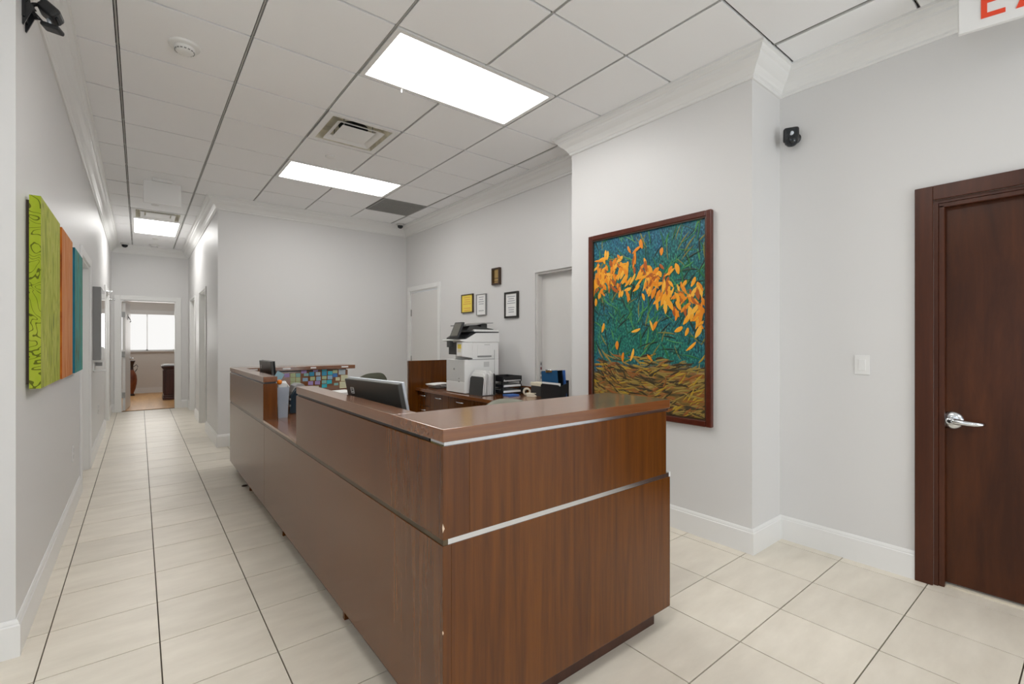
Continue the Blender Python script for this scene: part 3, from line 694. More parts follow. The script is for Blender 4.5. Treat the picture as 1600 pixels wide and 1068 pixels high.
# deep framed glass panel and dispenser in the corridor
t = thing('wall_display', 'deep grey-sided framed panel with bright glassy front on the corridor left wall', 'wall panel', (LW, 6.86, 1.09))
MB().box(0, .070, 0, .62, 0, .80).build('frame', M['midgrey'], t, bevel=.003)
MB().box(.070, .074, .02, .60, .02, .78).build('glass_front', mat('mirror_glass', (.85,.87,.88), .03, metal=1.0), t)
t = thing('soap_dispenser', 'white wall soap dispenser with grey nozzle below the framed panel', 'dispenser', (LW, 6.90, .96))
b = MB(); b.prism([(0,.10),(.085,.10),(.10,.13),(.10,.24),(.085,.27),(0,.27)], 0, .13, 'y'); b.build('body', M['white_pl'], t, bevel=.006)
MB().box(.02, .075, .03, .10, .06, .10).build('nozzle', M['midgrey'], t)
b = MB(); b.box(0, .012, .0, .13, 0, .10); b.box(0, .11, .0, .13, 0, .012); b.build('drip_tray', M['white_pl'], t, bevel=.003)
def bumper(label, y, z, x=LW+.018):
    b = MB(); b.lathe([(.018,0),(.018,.01),(.009,.014),(.009,.05),(.016,.055),(.016,.07),(0,.07)], n=14, axis='x')
    return tag(b.build('coat_peg', M['chrome'], loc=(x, y, z)), label, 'hook')
bumper('small metal peg on the second left door casing of the corridor', 9.12, 2.02)
bumper('small metal peg on the far side of the second left door casing', 10.085, 1.97)

# ------------------------------------------------------------------ canvases on the left wall
def canvas(label, y0, y1, z0, z1, mf, ms, d=.05, group=None):
    t = thing('wall_canvas', label, 'painting', (LW, (y0+y1)/2, z0)); h = (y1-y0)/2; H = z1-z0
    b = MB(); b.box(.012, d, -h, h, 0, H, 1)
    b.f.pop(3); b.mi.pop(3); b.sm.pop(3)
    b.add([(d,-h,0),(d,h,0),(d,h,H),(d,-h,H)], [(0,1,2,3)], 0)
    b.build('stretched_canvas', [M[mf], M[ms]], t)
    MB().box(0, .012, -h+.02, h-.02, .02, H-.02).build('stretcher', M['frame_brown'], t)
canvas('green and yellow-green abstract canvas nearest the viewer on the left wall', 3.00, 3.655, 1.083, 1.955, 'cv_green', 'cv_green_side')
canvas('orange and rust abstract canvas between the green and the teal one', 3.745, 4.29, 1.078, 1.955, 'cv_orange', 'cv_orange_side')
canvas('teal and turquoise abstract canvas farthest along the left wall', 4.435, 5.00, 1.075, 1.945, 'cv_teal', 'cv_teal_side')

# ------------------------------------------------------------------ large framed abstract on the pier
py0, py1, pz0, pz1 = 1.588, 2.652, .735, 2.152
t = thing('framed_painting', 'large abstract painting in teal, orange and ochre in a red-brown frame', 'painting', (PW, (py0+py1)/2, pz0))
hw, H, fw = (py1-py0)/2, pz1-pz0, .040
b = MB(); b.box(-.032, 0, -hw, -hw+fw, 0, H); b.box(-.032, 0, hw-fw, hw, 0, H); b.box(-.032, 0, -hw+fw, hw-fw, 0, fw); b.box(-.032, 0, -hw+fw, hw-fw, H-fw, H)
b.build('frame', M['frame_red'], t, bevel=.006)
b = MB(); i = fw; s = .008
b.box(-.026, -.004, -hw+i, -hw+i+s, i, H-i); b.box(-.026, -.004, hw-i-s, hw-i, i, H-i); b.box(-.026, -.004, -hw+i+s, hw-i-s, i, i+s); b.box(-.026, -.004, -hw+i+s, hw-i-s, H-i-s, H-i)
b.build('inner_bead', M['frame_brown'], t)
MB().box(-.012, -.004, -hw+i, hw-i, i, H-i).build('canvas', M['painting'], t)
def daubs(name, cols, gen):
    # impasto strokes: tapered leaf shapes standing 1-3 mm proud of the canvas
    b = MB()
    for (y, z, L, w_, a, mi, lift) in gen:
        ca, sa = math.cos(a), math.sin(a); x = -.0125-lift; N = 5; top = []; 
        vs = []
        for k in range(N+1):
            u = k/N; ww = w_*math.sin(PI*min(.96, u*.92+.06))**.7; bend = .18*L*u*u*(1 if mi % 2 else -1)
            for sgn in (-1, 0, 1):
                yy = y+ca*(u*L)-sa*(bend+sgn*ww/2); zz = z+sa*(u*L)+ca*(bend+sgn*ww/2)
                yy = max(-hw+i+s+.002, min(hw-i-s-.002, yy)); zz = max(i+s+.002, min(H-i-s-.002, zz))
                vs.append((x-(.0018 if sgn == 0 else 0), yy, zz))
        fs = []
        for k in range(N): 
            o = k*3; fs += [(o,o+3,o+4,o+1),(o+1,o+4,o+5,o+2)]
        b.add(vs, fs, mi, True)
    return stuff(b.build(name, cols, t))
rg = random.Random(21)
GR = [mat('paint_green', (.02,.16,.045), .4), mat('paint_dark', (.012,.03,.02), .45), mat('paint_leaf', (.06,.27,.08), .4), mat('paint_olive', (.20,.20,.045), .4), mat('paint_deep', (.01,.07,.045), .4)]
g = []
for k in range(640):
    y = rg.uniform(-hw, hw); z = rg.uniform(.42, H)
    dens = .30+.55*math.exp(-((z-.80)/.30)**2)
    if rg.random() > dens: continue
    a = 1.57+rg.gauss(0,.65)+.7*math.sin(y*5+z*3)
    g.append((y, z, rg.uniform(.06,.16), rg.uniform(.006,.014), a, rg.choice([0,0,1,1,2,2,3,4]), rg.uniform(0,.002)))
daubs('green_strokes', GR, g)
OR = [mat('paint_orange', (.78,.25,.012), .4), mat('paint_amber', (.85,.36,.02), .4), mat('paint_rust', (.42,.10,.015), .4), mat('paint_light_orange', (.88,.45,.05), .4)]
g = []
for k in range(230):
    y = rg.uniform(-hw+.06, hw-.04); z = .98+.15*math.sin(y*4.2+.4)+rg.gauss(0,.085)
    if rg.random() < .10: y, z = rg.uniform(-hw,hw), rg.uniform(.45,1.3)
    g.append((y, z, rg.uniform(.05,.10), rg.uniform(.018,.036), -1.4+rg.gauss(0,.6), rg.choice([0,0,1,1,2,3]), .002+rg.uniform(0,.002)))
daubs('orange_strokes', OR, g)
GO = [mat('paint_gold', (.42,.27,.03), .35), mat('paint_umber', (.05,.035,.015), .4), mat('paint_sienna', (.28,.10,.025), .4), mat('paint_ochre', (.30,.21,.05), .4)]
g = []
for k in range(520):
    y = rg.uniform(-hw, hw); z = rg.uniform(.04, .46)-.1*abs(y)
    a = .35*math.sin(y*4)+rg.gauss(0,.3)+(3.14 if rg.random() < .5 else 0)
    g.append((y, max(.05,z), rg.uniform(.05,.14), rg.uniform(.008,.018), a, rg.choice([0,1,1,2,3,3]), rg.uniform(0,.002)))
daubs('ochre_strokes', GO, g)

# ------------------------------------------------------------------ framed certificates on the rear right wall
def certificate(label, yc, zc, w_, h_, mf, mp, lines, fr=.010, d=.022, mi='ink', cat='frame'):
    t = thing('certificate_frame', label, cat, (RW, yc, zc))
    b = MB(); b.box(-d, 0, -w_/2, -w_/2+fr, -h_/2, h_/2); b.box(-d, 0, w_/2-fr, w_/2, -h_/2, h_/2); b.box(-d, 0, -w_/2+fr, w_/2-fr, -h_/2, -h_/2+fr); b.box(-d, 0, -w_/2+fr, w_/2-fr, h_/2-fr, h_/2)
    b.build('frame', M[mf], t)
    MB().box(-.014, -.004, -w_/2+fr, w_/2-fr, -h_/2+fr, h_/2-fr).build('sheet', M[mp], t)
    b = MB(); rr = random.Random(int(yc*100))
    for k in range(lines):
        z = h_/2-fr-.03-k*(h_-2*fr-.05)/max(1,lines-1); L = (w_-2*fr)*rr.uniform(.45,.75)
        if rr.random() < .2: continue
        b.box(-.0146, -.0138, -L/2, L/2, z-.0035, z+.0035)
    stuff(b.build('print', M[mi], t))
certificate('yellow notice in a slim dark frame, left of the lower three frames', 4.985, 1.765, .262, .232, 'frame_brown', 'yellow', 7, mi='ink_orange')
certificate('white certificate in a slim pale frame, middle of the lower three frames', 4.675, 1.733, .200, .254, 'midgrey', 'paper', 8, fr=.007)
certificate('small brown wooden plaque hung highest above the copier', 4.370, 2.040, .150, .193, 'frame_brown', 'brass', 4, fr=.018, d=.03, mi='frame_brown', cat='plaque')
certificate('white certificate in a thick black frame, right of the lower three frames', 4.092, 1.695, .240, .290, 'frame_black', 'paper', 9, fr=.022)

# ------------------------------------------------------------------ reception desk
DX0, DX1, DY0, DY1, DH = .717, 1.905, 1.242, 5.495, 1.032
SL = .040; RV = .012                       # slab thickness, shadow reveal
Zs0, Zs1 = .679, .697                      # metal strip
G0, G1 = 2.935, 3.865                      # lowered counter
BX = .813                                  # inner edge of the long ledge
NB = 1.605                                 # inner edge of the near ledge
FB = 5.20                                  # inner edge of the far ledge
WS = .7145
d = thing('reception_desk', 'long U-shaped cherry laminate reception desk with metal band and lowered section', 'desk', (DX0, DY0, 0))
off = (DX0, DY0, 0)
def dp(name, mb, m, parent=None, bevel=.0015): return mb.build(name, M[m], parent or d, off, bevel)
ti = .05
b = MB(); b.box(DX0+ti, DX0+ti+.02, DY0+ti, DY1-ti, 0, .09); dp('toe_kick', b, 'lam_dark')
b = MB(); b.box(DX0+ti+.02, DX1-ti, DY0+ti, DY0+ti+.02, 0, .09); dp('toe_kick', b, 'lam_dark')
b = MB(); b.box(DX1-ti-.02, DX1-ti, DY0+ti+.02, NB-.02, 0, .09); dp('toe_kick', b, 'lam_dark')
b = MB(); b.box(DX0+ti+.02, DX1-.1, DY1-ti-.02, DY1-ti, 0, .09); dp('toe_kick', b, 'lam_dark')
SE = [3.83, 4.80]
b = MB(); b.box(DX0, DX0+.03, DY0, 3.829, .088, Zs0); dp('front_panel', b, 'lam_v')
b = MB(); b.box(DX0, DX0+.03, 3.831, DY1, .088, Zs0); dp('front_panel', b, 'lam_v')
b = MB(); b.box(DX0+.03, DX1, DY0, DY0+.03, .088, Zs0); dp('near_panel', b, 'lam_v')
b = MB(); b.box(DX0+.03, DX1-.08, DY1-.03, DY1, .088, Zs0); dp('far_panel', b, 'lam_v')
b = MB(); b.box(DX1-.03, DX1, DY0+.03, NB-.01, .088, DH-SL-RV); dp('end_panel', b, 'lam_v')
# metal band, slightly recessed
b = MB(); b.box(DX0+.003, DX0+.02, DY0+.003, DY1-.003, Zs0, Zs1); dp('metal_strip', b, 'alu_reflect_dark', bevel=0)  # left run: dark reflection put into the metal colour
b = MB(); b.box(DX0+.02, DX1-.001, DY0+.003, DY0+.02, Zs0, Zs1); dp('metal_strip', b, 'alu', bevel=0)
b = MB(); b.box(DX1-.004, DX1+.004, DY0+.001, DY0+.03, Zs0, Zs1+.003); dp('strip_end_cap', b, 'white_pl', bevel=0)
# upper panels
zt = DH-SL-RV
b = MB(); b.box(DX0, BX, DY0, G0, Zs1, zt); dp('upper_panel', b, 'lam_v')
b = MB(); b.box(DX0, BX, G1, DY1, Zs1, zt); dp('upper_panel', b, 'lam_v')
b = MB(); b.box(BX, DX1-.03, DY0, DY0+.096, Zs1, zt); dp('upper_panel', b, 'lam_v')
b = MB(); b.box(BX, 1.815, FB+.035, FB+.065, WS+.001, zt); dp('note_board', b, 'lam_x')
b = MB(); b.box(BX, 1.815, DY1-.03, DY1, Zs1, zt); dp('upper_panel', b, 'lam_v')
b = MB(); b.box(DX0, BX, G0, G1, Zs1, WS); dp('ledge_edge', b, 'lam_y')
# reveals
for bb in ((DX0+.008, BX-.008, DY0+.10, G0-.004), (DX0+.008, BX-.008, G1+.004, DY1-.008), (BX-.008, 1.80, FB+.04, DY1-.01)):
    b = MB(); b.box(*bb, zt, DH-SL); dp('reveal', b, 'black', bevel=0)
b = MB(); b.box(DX0+.008, DX1-.008, DY0+.006, DY0+.09, zt, DH-SL); dp('reveal_strip', b, 'alu', bevel=0)
# ledges
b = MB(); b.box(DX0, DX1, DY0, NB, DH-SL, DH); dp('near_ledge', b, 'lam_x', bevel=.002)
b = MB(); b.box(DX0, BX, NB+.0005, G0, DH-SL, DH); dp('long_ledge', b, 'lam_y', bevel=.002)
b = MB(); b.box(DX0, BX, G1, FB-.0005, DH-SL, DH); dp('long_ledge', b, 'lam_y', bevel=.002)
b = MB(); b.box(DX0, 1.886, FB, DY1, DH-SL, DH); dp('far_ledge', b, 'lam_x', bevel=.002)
# work surfaces
b = MB(); b.box(BX+.0005, 1.42, DY0+.10, DY1-.035, WS-.035, WS); dp('work_surface', b, 'lam_y', bevel=.002)
b = MB(); b.box(1.4205, 1.86, DY0+.10, 1.85, WS-.035, WS); dp('work_surface', b, 'lam_x', bevel=.002)
b = MB(); b.box(1.4205, 1.80, 4.80, DY1-.035, WS-.035, WS); dp('work_surface', b, 'lam_x', bevel=.002)
for y in (2.2, 3.4, 4.6):
    b = MB(); b.box(DX0+.031, 1.36, y, y+.025, 0, WS-.036); dp('support_panel', b, 'lam_v')
b = MB(); b.box(1.76, 1.785, 4.85, DY1-.04, 0, WS-.036); dp('support_panel', b, 'lam_v')
# bare chips on the near corner
for z, s in ((.735,.014), (.42,.007)):
    b = MB(); b.add([(DX0-.0006,DY0-.0006,z-s),(DX0+.006*s/.014,DY0-.0006,z-.2*s),(DX0-.0006,DY0-.0006,z+s),(DX0-.0006,DY0+.003,z)], [(0,1,2),(0,2,3),(0,3,1),(1,3,2)]); dp('veneer_chip', b, 'chip', bevel=0)
# floor ring near the desk
b = MB(); N = 20
b.tube([(.020*math.cos(2*PI*k/N), .014*math.sin(2*PI*k/N), .005) for k in range(N+1)], .005, 8)
tag(b.build('cable_loop', M['vase_dark'], loc=(.738, 4.785, 0)), 'small dark ring lying on the floor at the foot of the desk', 'ring')

# label strips on the far ledge and notes on the board
for k, (x, n_) in enumerate(((.8825,'left end'),(1.1805,'second from left'),(1.441,'third from left'),(1.772,'right end'))):
    w_ = (.065,.075,.056,.073)[k]
    tag(MB().box(-w_/2, w_/2, -.0015, 0, -.0075, .0075).build('label_strip', M['paper'], loc=(x, FB, 1.014)), 'white label strip on the far ledge edge, ' + n_ + ' of the four', 'label', 'label strips on the far ledge')
NC = {'purple': (.42,.30,.62), 'green': (.48,.58,.30), 'sage': (.22,.48,.44), 'pale blue': (.30,.50,.66), 'teal': (.01,.30,.50), 'grey': (.48,.56,.60), 'turquoise': (.01,.48,.58), 'blue': (.01,.16,.48), 'cream': (.66,.64,.42)}
NM = {k: mat('note_'+k.replace(' ','_'), v, .8) for k, v in NC.items()}
NOTES = [('purple',1.19,.943,.046,.038),('green',1.247,.942,.047,.040),('sage',1.298,.94,.043,.040),('green',1.247,.899,.047,.036),('green',1.298,.897,.043,.037),('green',1.247,.861,.047,.034),('green',1.298,.858,.043,.034),('purple',1.355,.975,.052,.034),('sage',1.378,.942,.046,.030),('pale blue',1.368,.891,.052,.035),('teal',1.434,.946,.049,.042),('purple',1.472,.982,.048,.025),('grey',1.497,.946,.046,.036),('turquoise',1.563,.983,.048,.023),('teal',1.562,.946,.05,.042),('turquoise',1.624,.949,.047,.039),('green',1.676,.963,.049,.035),('blue',1.676,.923,.049,.039),('grey',1.751,.955,.071,.055),('cream',1.705,.881,.045,.035),('cream',1.776,.888,.073,.066),('cream',1.763,.813,.075,.072),('green',1.442,.896,.047,.039),('pale blue',1.502,.895,.046,.043),('green',1.562,.902,.046,.033),('pale blue',1.622,.902,.049,.039),('purple',1.422,.851,.049,.039),('purple',1.492,.850,.052,.036),('sage',1.560,.857,.046,.036),('turquoise',1.615,.854,.052,.040),('turquoise',1.563,.813,.052,.038),('sage',1.688,.825,.044,.025),('cream',1.479,.807,.052,.026)]
def row_of(z): return 'top row' if z > .93 else ('middle row' if z > .875 else ('lower row' if z > .83 else 'bottom row'))
ORD = ['first','second','third','fourth','fifth','sixth','seventh','eighth','ninth','tenth','eleventh','twelfth','thirteenth','fourteenth']
for rname in ('top row','middle row','lower row','bottom row'):
    row = sorted([q for q in NOTES if row_of(q[2]) == rname], key=lambda q: (q[1], -q[2]))
    for k, (c, x, z, w_, h_) in enumerate(row):
        b = MB(); rr = random.Random(int(x*1000+z*777)); a = rr.uniform(-.05,.05)
        b.obox((0,-.0008-.0003*k,0), (w_, .0012, h_), rot('Y', a))
        n_ = b.build('sticky_note', [NM[c]], loc=(x, FB+.035, z))
        tag(n_, '%s sticky note, %s from left in the %s on the dark note board' % (c, ORD[k], rname), 'note', 'sticky notes on the note board')
        b = MB()
        for q in range(3): b.obox((0, -.0016-.0003*k, h_*(.25-.25*q)), (w_*.7, .0004, .002), rot('Y', a))
        b.build('writing', M['ink'], n_)

# ------------------------------------------------------------------ monitors, holder and other things on the desk
def monitor(label, c, ang, W, H, tilt, bez='silver'):
    # local: width along x, screen facing -y... back facing +y
    t = thing('computer_monitor', label, 'monitor', (c[0], c[1], WS), ang)
    R = rot('X', tilt); ctr = Vector((0, 0, c[2]-WS-H/2))
    def P(x, y, z): return ctr + R @ Vector((x, y, z))
    b = MB(); b.obox(P(0,.012,0), (W, .022, H), R); b.build('back_shell', M['monitor_back'], t, bevel=.004)
    b = MB(); b.obox(P(0,-.006,0), (W+.004, .014, H+.004), R); b.build('bezel', M[bez], t, bevel=.002)
    b = MB(); b.obox(P(0,-.0135,.004), (W-.016, .003, H-.03), R); b.build('screen', M['screen'], t)
    b = MB(); b.tube([P(0,.03,-.02), (0,.055,.10), (0,.055,.012)], [.022,.024,.024], 10); b.build('stand_neck', M['charcoal'], t)
    b = MB(); b.lathe([(0,.014),(.10,.012),(.115,.006),(.115,0)], (0,.03,0), 26); b.build('stand_base', M['charcoal'], t)
    b = MB(); x, z, s = W/2-.062, H/2-.058, .016
    for (ax, az, bx_, bz_) in ((-s,-s,s,-s+.004),(-s,s-.004,s,s),(-s,-s,-s+.004,s),(s-.004,-s,s,s)):
        b.obox(P(x+(ax+bx_)/2, .0235, z+(az+bz_)/2), (bx_-ax, .002, bz_-az), R)
    b.obox(P(x, .0235, z-.006), (.016,.002,.006), R); b.obox(P(x, .0235, z+.006), (.012,.002,.003), R)
    b.build('emblem', M['grey_pl'], t)
    return t
ang1 = math.atan2(1.971-2.494, .946-.867)       # along the monitor, far to near
monitor('dark-backed silver-edged monitor behind the raised near ledge', (.917, 2.205, 1.113), ang1+PI, .485, .30, math.radians(-12))
monitor('dark computer monitor at the far end of the desk beside the note board', (.945, 4.86, 1.113), math.radians(92), .43, .26, math.radians(-4), 'blackgloss')
# clear brochure holder stuffed with papers
t = thing('brochure_holder', 'white brochure holder stuffed with papers at the lowered counter', 'file holder', (.858, 3.965, WS))
b = MB(); b.prism([(-.032,0),(.030,0),(.044,.255),(-.046,.262)], .075, .079, 'y'); b.build('back_panel', M['white_pl'], t)
b = MB(); b.prism([(-.075,0),(.079,0),(.079,.27),(-.075,.235)], -.048, -.045, 'x')
b.v = [(-.032-.014*v[2]/.26+(v[0]+.0465), v[1], v[2]) for v in b.v]; b.build('side_panel', M['white_pl'], t)
b = MB(); b.prism([(-.075,0),(.079,0),(.079,.27),(-.075,.235)], .045, .048, 'x')
b.v = [(.030+.014*v[2]/.26+(v[0]-.0465), v[1], v[2]) for v in b.v]; b.build('side_panel', M['white_pl'], t)
b = MB(); b.box(-.032, .030, -.075, .079, 0, .004); b.build('bottom', M['white_pl'], t)
b = MB(); b.prism([(-.033,0),(.031,0),(.0425,.232),(-.0445,.232)], -.079, -.075, 'y'); b.build('front_panel', M['clear'], t)
tp = thing('paper_bundle', 'bundle of white papers standing inside the brochure holder', 'papers', (.858, 3.965, WS+.006))
for k in range(7):
    b = MB(); y = -.06+.018*k; x0 = -.022; x1 = .020
    b.prism([(x0,0),(x1,0),(x1+.012,.25+.008*(k%3)),(x0-.010,.262-.01*(k%2))], y, y+.010, 'y'); b.build('sheet_bundle', M['paper'] if k % 3 else M['grey_pl'], tp)
b = MB(); b.prism([(-.004,.02),(.004,.02),(.010,.20),(-.014,.15)], -.0645, -.0625, 'y'); b.build('dark_streak', M['charcoal'], tp)
b = MB(); b.obox((0,0,.035), (.058,.003,.066), rot('Y', .55))
tag(b.build('note_card', mat('blue_grey_card', (.22,.36,.42), .6), loc=(.856, 4.02, WS+.272)), 'tilted blue-grey card stuck up from the brochure holder', 'card')
b = MB(); b.lathe([(0,-.019)]+[(.019*math.cos(a), .019*math.sin(a)) for a in [(-1.2+.3*k) for k in range(9)]]+[(0,.019)], n=18); o = b.build('orange_ball', M['orange'], loc=(.835, 3.905, WS+.2705))
tag(o, 'small glossy orange ball beside the top of the brochure holder', 'ball')
# dark organiser with grey top
t = thing('desk_telephone', 'dark glossy desk device with rounded grey top beyond the brochure holder', 'desk device', (1.005, 4.12, WS))
b = MB(); b.prism([(-.065,0),(.07,0),(.07,.16),(.04,.205),(-.02,.20),(-.06,.14)], -.07, .07, 'y'); b.build('body', mat('dark_blue_gloss', (.008,.022,.035), .15), t, bevel=.008)
b = MB(); b.prism([(.064,.168),(.04,.209),(-.02,.204),(-.045,.168),(-.045,.176),(-.026,.222),(0,.238),(.04,.234),(.07,.20)], -.066, .066, 'y'); b.build('top_cover', M['midgrey'], t, bevel=.003)
for z in (.06, .11):
    b = MB(); b.box(-.064, -.055, -.072, .072, z, z+.014); b.build('band', M['steel'], t)
t = thing('candle_jar', 'small red and gold jar with pale lid standing near the ledge', 'jar', (.985, 3.86, WS))
b = MB(); b.lathe([(0,0),(.022,0),(.026,.01),(.026,.05),(.022,.062)], n=18); b.build('body', M['brass'], t)
b = MB(); b.lathe([(.0262,.048),(.0264,.075),(.0255,.085)], n=18); b.build('band', mat('jar_red', (.10,.012,.01), .3), t)
b = MB(); b.lathe([(.028,.082),(.028,.092),(.02,.097),(0,.098)], n=18); b.build('lid', M['paper_cream'], t)
pp = MB()
for i in range(5): pp.obox((.004*i,.003*i,.005+.010*i), (.23,.29,.009), rot('Z', .06*i-.1))
tag(pp.build('paper_stack', M['paper'], loc=(1.66, 5.03, WS)), 'stack of white papers on the desk below the note board', 'papers')

# ------------------------------------------------------------------ office chairs
def chair(label, x, y, rz, top, mback, wid):
    t = thing('office_chair', label, 'chair', (x, y, 0), rz)
    zb = top-.46
    b = MB(); U, V = 16, 8; front = []; back = []
    for j in range(V+1):
        v = j/V
        for i2 in range(U+1):
            u = -1+2*i2/U; w_ = wid*(.82+.36*v-.22*v*v)
            zz = zb+(top-zb)*v*(1-.16*abs(u)**3)-.03*(1-v)*u*u
            yy = -.20-.05*v+.055*u*u
            front.append((u*w_, yy, zz)); back.append((u*w_*1.01, yy-.035, zz+.004))
    n1 = (U+1)*(V+1); fs = []
    for j in range(V):
        for i2 in range(U):
            a = j*(U+1)+i2; fs += [(a,a+1,a+U+2,a+U+1), (n1+a,n1+a+U+1,n1+a+U+2,n1+a+1)]
    rim = [j*(U+1) for j in range(V+1)]+[V*(U+1)+i2 for i2 in range(1,U+1)]+[j*(U+1)+U for j in range(V-1,-1,-1)]+[i2 for i2 in range(U-1,0,-1)]
    for k in range(len(rim)):
        a, c = rim[k], rim[(k+1)%len(rim)]; fs.append((a,c,c+n1,a+n1))
    b.add(front+back, fs, 0, True); b.build('backrest', M[mback], t)
    b = MB(); b.obox((0,.03,.455), (.48,.47,.07), Matrix.Identity(3)); b.build('seat', M[mback], t, bevel=.03, seg=4)
    b = MB(); b.tube([(0,-.08,.40),(0,-.22,.41),(0,-.285,.50),(0,-.28,zb+.12)], .018, 10); b.build('back_post', M['black'], t)
    for s in (-1,1):
        b = MB(); b.tube([(s*.20,.05,.42),(s*.29,.05,.44),(s*.295,.02,.62)], .014, 8); b.obox((s*.295,.02,.635), (.055,.23,.03), Matrix.Identity(3)); b.build('armrest', M['black'], t)
    b = MB(); b.lathe([(0,.10),(.026,.10),(.026,.28),(.018,.29),(.018,.42),(0,.42)], n=16); b.build('gas_lift', M['black'], t)
    for k in range(5):
        a = 2*PI*k/5+.3; ca, sa = math.cos(a), math.sin(a)
        b = MB(); b.tube([(0,0,.11),(.16*ca,.16*sa,.10),(.29*ca,.29*sa,.075)], [.024,.018,.013], 8); lg = b.build('base_arm', M['black'], t)
        b = MB(); b.lathe([(0,-.018),(.024,-.018),(.028,-.01),(.028,.01),(.024,.018),(0,.018)], (.29*ca,.29*sa,.028), 16, 'y'); b.build('caster', M['black'], lg)
chair('olive-backed office chair in front of the back wall behind the monitor', 1.655, 4.46, math.radians(10), 1.000, 'olive', .165)
chair('taupe-backed office chair between the near ledge and the credenza', 2.125, 2.68, math.radians(150), .842, 'taupe', .21)

# ------------------------------------------------------------------ credenza
CT, CX, CY0, CY1 = .745, 2.60, 2.885, 5.10
t = thing('credenza', 'long low cherry laminate credenza with drawers and silver pulls along the rear right wall', 'credenza', (CX, CY0, 0)); off = (CX, CY0, 0)
def cp(name, mb, m, parent=None, bevel=.0015): return mb.build(name, M[m], parent or t, off, bevel)
b = MB(); b.box(CX-.03, RW-.018, CY0, CY1, CT-.035, CT); cp('worktop', b, 'lam_y', bevel=.002)
b = MB(); b.box(CX+.02, RW-.02, CY0+.02, CY1, .08, CT-.036); cp('carcass', b, 'lam_dark')
b = MB(); b.box(CX+.07, RW-.05, CY0+.05, CY1, 0, .08); cp('toe_kick', b, 'lam_dark')
b = MB(); b.box(CX-.115, RW-.018, CY1+.0005, CY1+.035, 0, 1.062); cp('tall_end_panel', b, 'lam_v', bevel=.002)
b = MB(); b.box(RW-.0175, RW-.002, 3.72, CY1+.03, CT-.10, CT+.072); cp('backsplash', b, 'lam_y')
def front(y0, y1, z0, z1, kind, py=None):
    b = MB(); b.box(CX, CX+.0195, y0+.002, y1-.002, z0+.002, z1-.002); f = cp(kind, b, 'lam_v')
    yc = (y0+y1)/2; zc = z1-.045
    b = MB(); b.tube([(CX,yc-.065,zc),(CX-.018,yc-.060,zc),(CX-.024,yc-.045,zc),(CX-.026,yc,zc),(CX-.024,yc+.045,zc),(CX-.018,yc+.060,zc),(CX,yc+.065,zc)], .0055, 8); b.build('pull', M['chrome'], f, off)
    return f
zt2 = CT-.037
front(4.795, 5.095, .545, zt2, 'drawer'); front(4.795, 5.095, .32, .543, 'drawer'); front(4.795, 5.095, .09, .318, 'drawer')
front(4.385, 4.790, .09, zt2, 'cabinet_door'); front(3.895, 4.380, .09, zt2, 'cabinet_door'); front(3.395, 3.890, .09, zt2, 'cabinet_door'); front(2.90, 3.390, .09, zt2, 'cabinet_door')

# ------------------------------------------------------------------ copier
PX0, PX1, PY0, PY1 = 2.645, 3.085, 4.133, 4.50
t = thing('copier', 'tall white multifunction copier with tilted black touch screen on the credenza', 'copier', (PX0, PY0, CT)); off = (PX0, PY0, CT)
def qp(name, mb, m, bevel=.006, parent=None): return mb.build(name, M[m], parent or t, off, bevel)
b = MB(); b.box(PX0, PX1, PY0, PY1, CT+.004, 1.100); bd = qp('lower_body', b, 'white_pl')
b = MB(); b.box(PX0-.004, PX0, PY0+.004, PY1-.004, CT+.008, CT+.120); qp('paper_tray', b, 'white_pl', .002)
b = MB(); b.box(PX0-.004, PX0, PY0+.004, PY1-.004, CT+.126, 1.095); qp('front_cover', b, 'grey_pl', .002)
b = MB(); b.box(PX0+.10, PX1, PY0+.003, PY1, 1.100, 1.285); qp('upper_body', b, 'white_pl', .004)
b = MB(); b.prism([(PX0-.03,1.135),(PX0+.10,1.115),(PX0+.10,1.285),(PX0-.03,1.285)], PY0+.001, PY0+.115, 'y'); qp('front_block', b, 'white_pl', .006)
b = MB(); b.prism([(PX0-.028,1.1335),(PX0+.099,1.1135),(PX0+.099,1.116),(PX0-.028,1.136)], PY0+.005, PY0+.11, 'y'); qp('block_underside', b, 'midgrey', 0)
b = MB(); b.box(PX0+.02, PX0+.10, PY0+.117, PY1-.01, 1.150, 1.28); qp('output_bay', b, 'charcoal', .003)
b = MB(); b.prism([(PX0-.055,1.297),(PX0+.02,1.283),(PX1+.004,1.283),(PX1+.004,1.385),(PX0+.14,1.380),(PX0+.02,1.318),(PX0-.055,1.309)], PY0-.004, PY1+.004, 'y'); qp('scanner_unit', b, 'white_pl', .004)
b = MB(); b.prism([(PX0+.0,1.317),(PX0+.14,1.381),(PX1,1.386),(PX1,1.394),(PX0+.10,1.390),(PX0+.0,1.330)], PY0-.002, PY1+.002, 'y'); qp('scanner_seam', b, 'black', .001)
b = MB(); b.box(PX0+.12, PX1, PY0, PY1, 1.394, 1.418); qp('feeder_base', b, 'white_pl', .006)
b = MB(); b.prism([(PX0+.04,1.40),(PX0+.16,1.418),(PX1-.05,1.418),(PX1-.05,1.425),(PX0+.14,1.46),(PX0+.08,1.455)], PY0+.03, PY1-.03, 'y'); qp('feeder_tray', b, 'charcoal', .003)
b = MB(); b.prism([(PX0+.03,1.455),(PX0+.16,1.462),(PX1-.20,1.482),(PX1-.06,1.487),(PX1-.06,1.495),(PX1-.20,1.492),(PX0+.16,1.475),(PX0+.03,1.468)], PY0+.02, PY1-.03, 'y'); qp('feeder_cover', b, 'midgrey', .003)
b = MB(); b.box(PX1-.20, PX1-.12, PY0+.05, PY1-.06, 1.425, 1.482); qp('feeder_block', b, 'charcoal', .004)
R = rot('Y', math.radians(24)); ctr = Vector((PX0-.030, PY0+.105, 1.408))
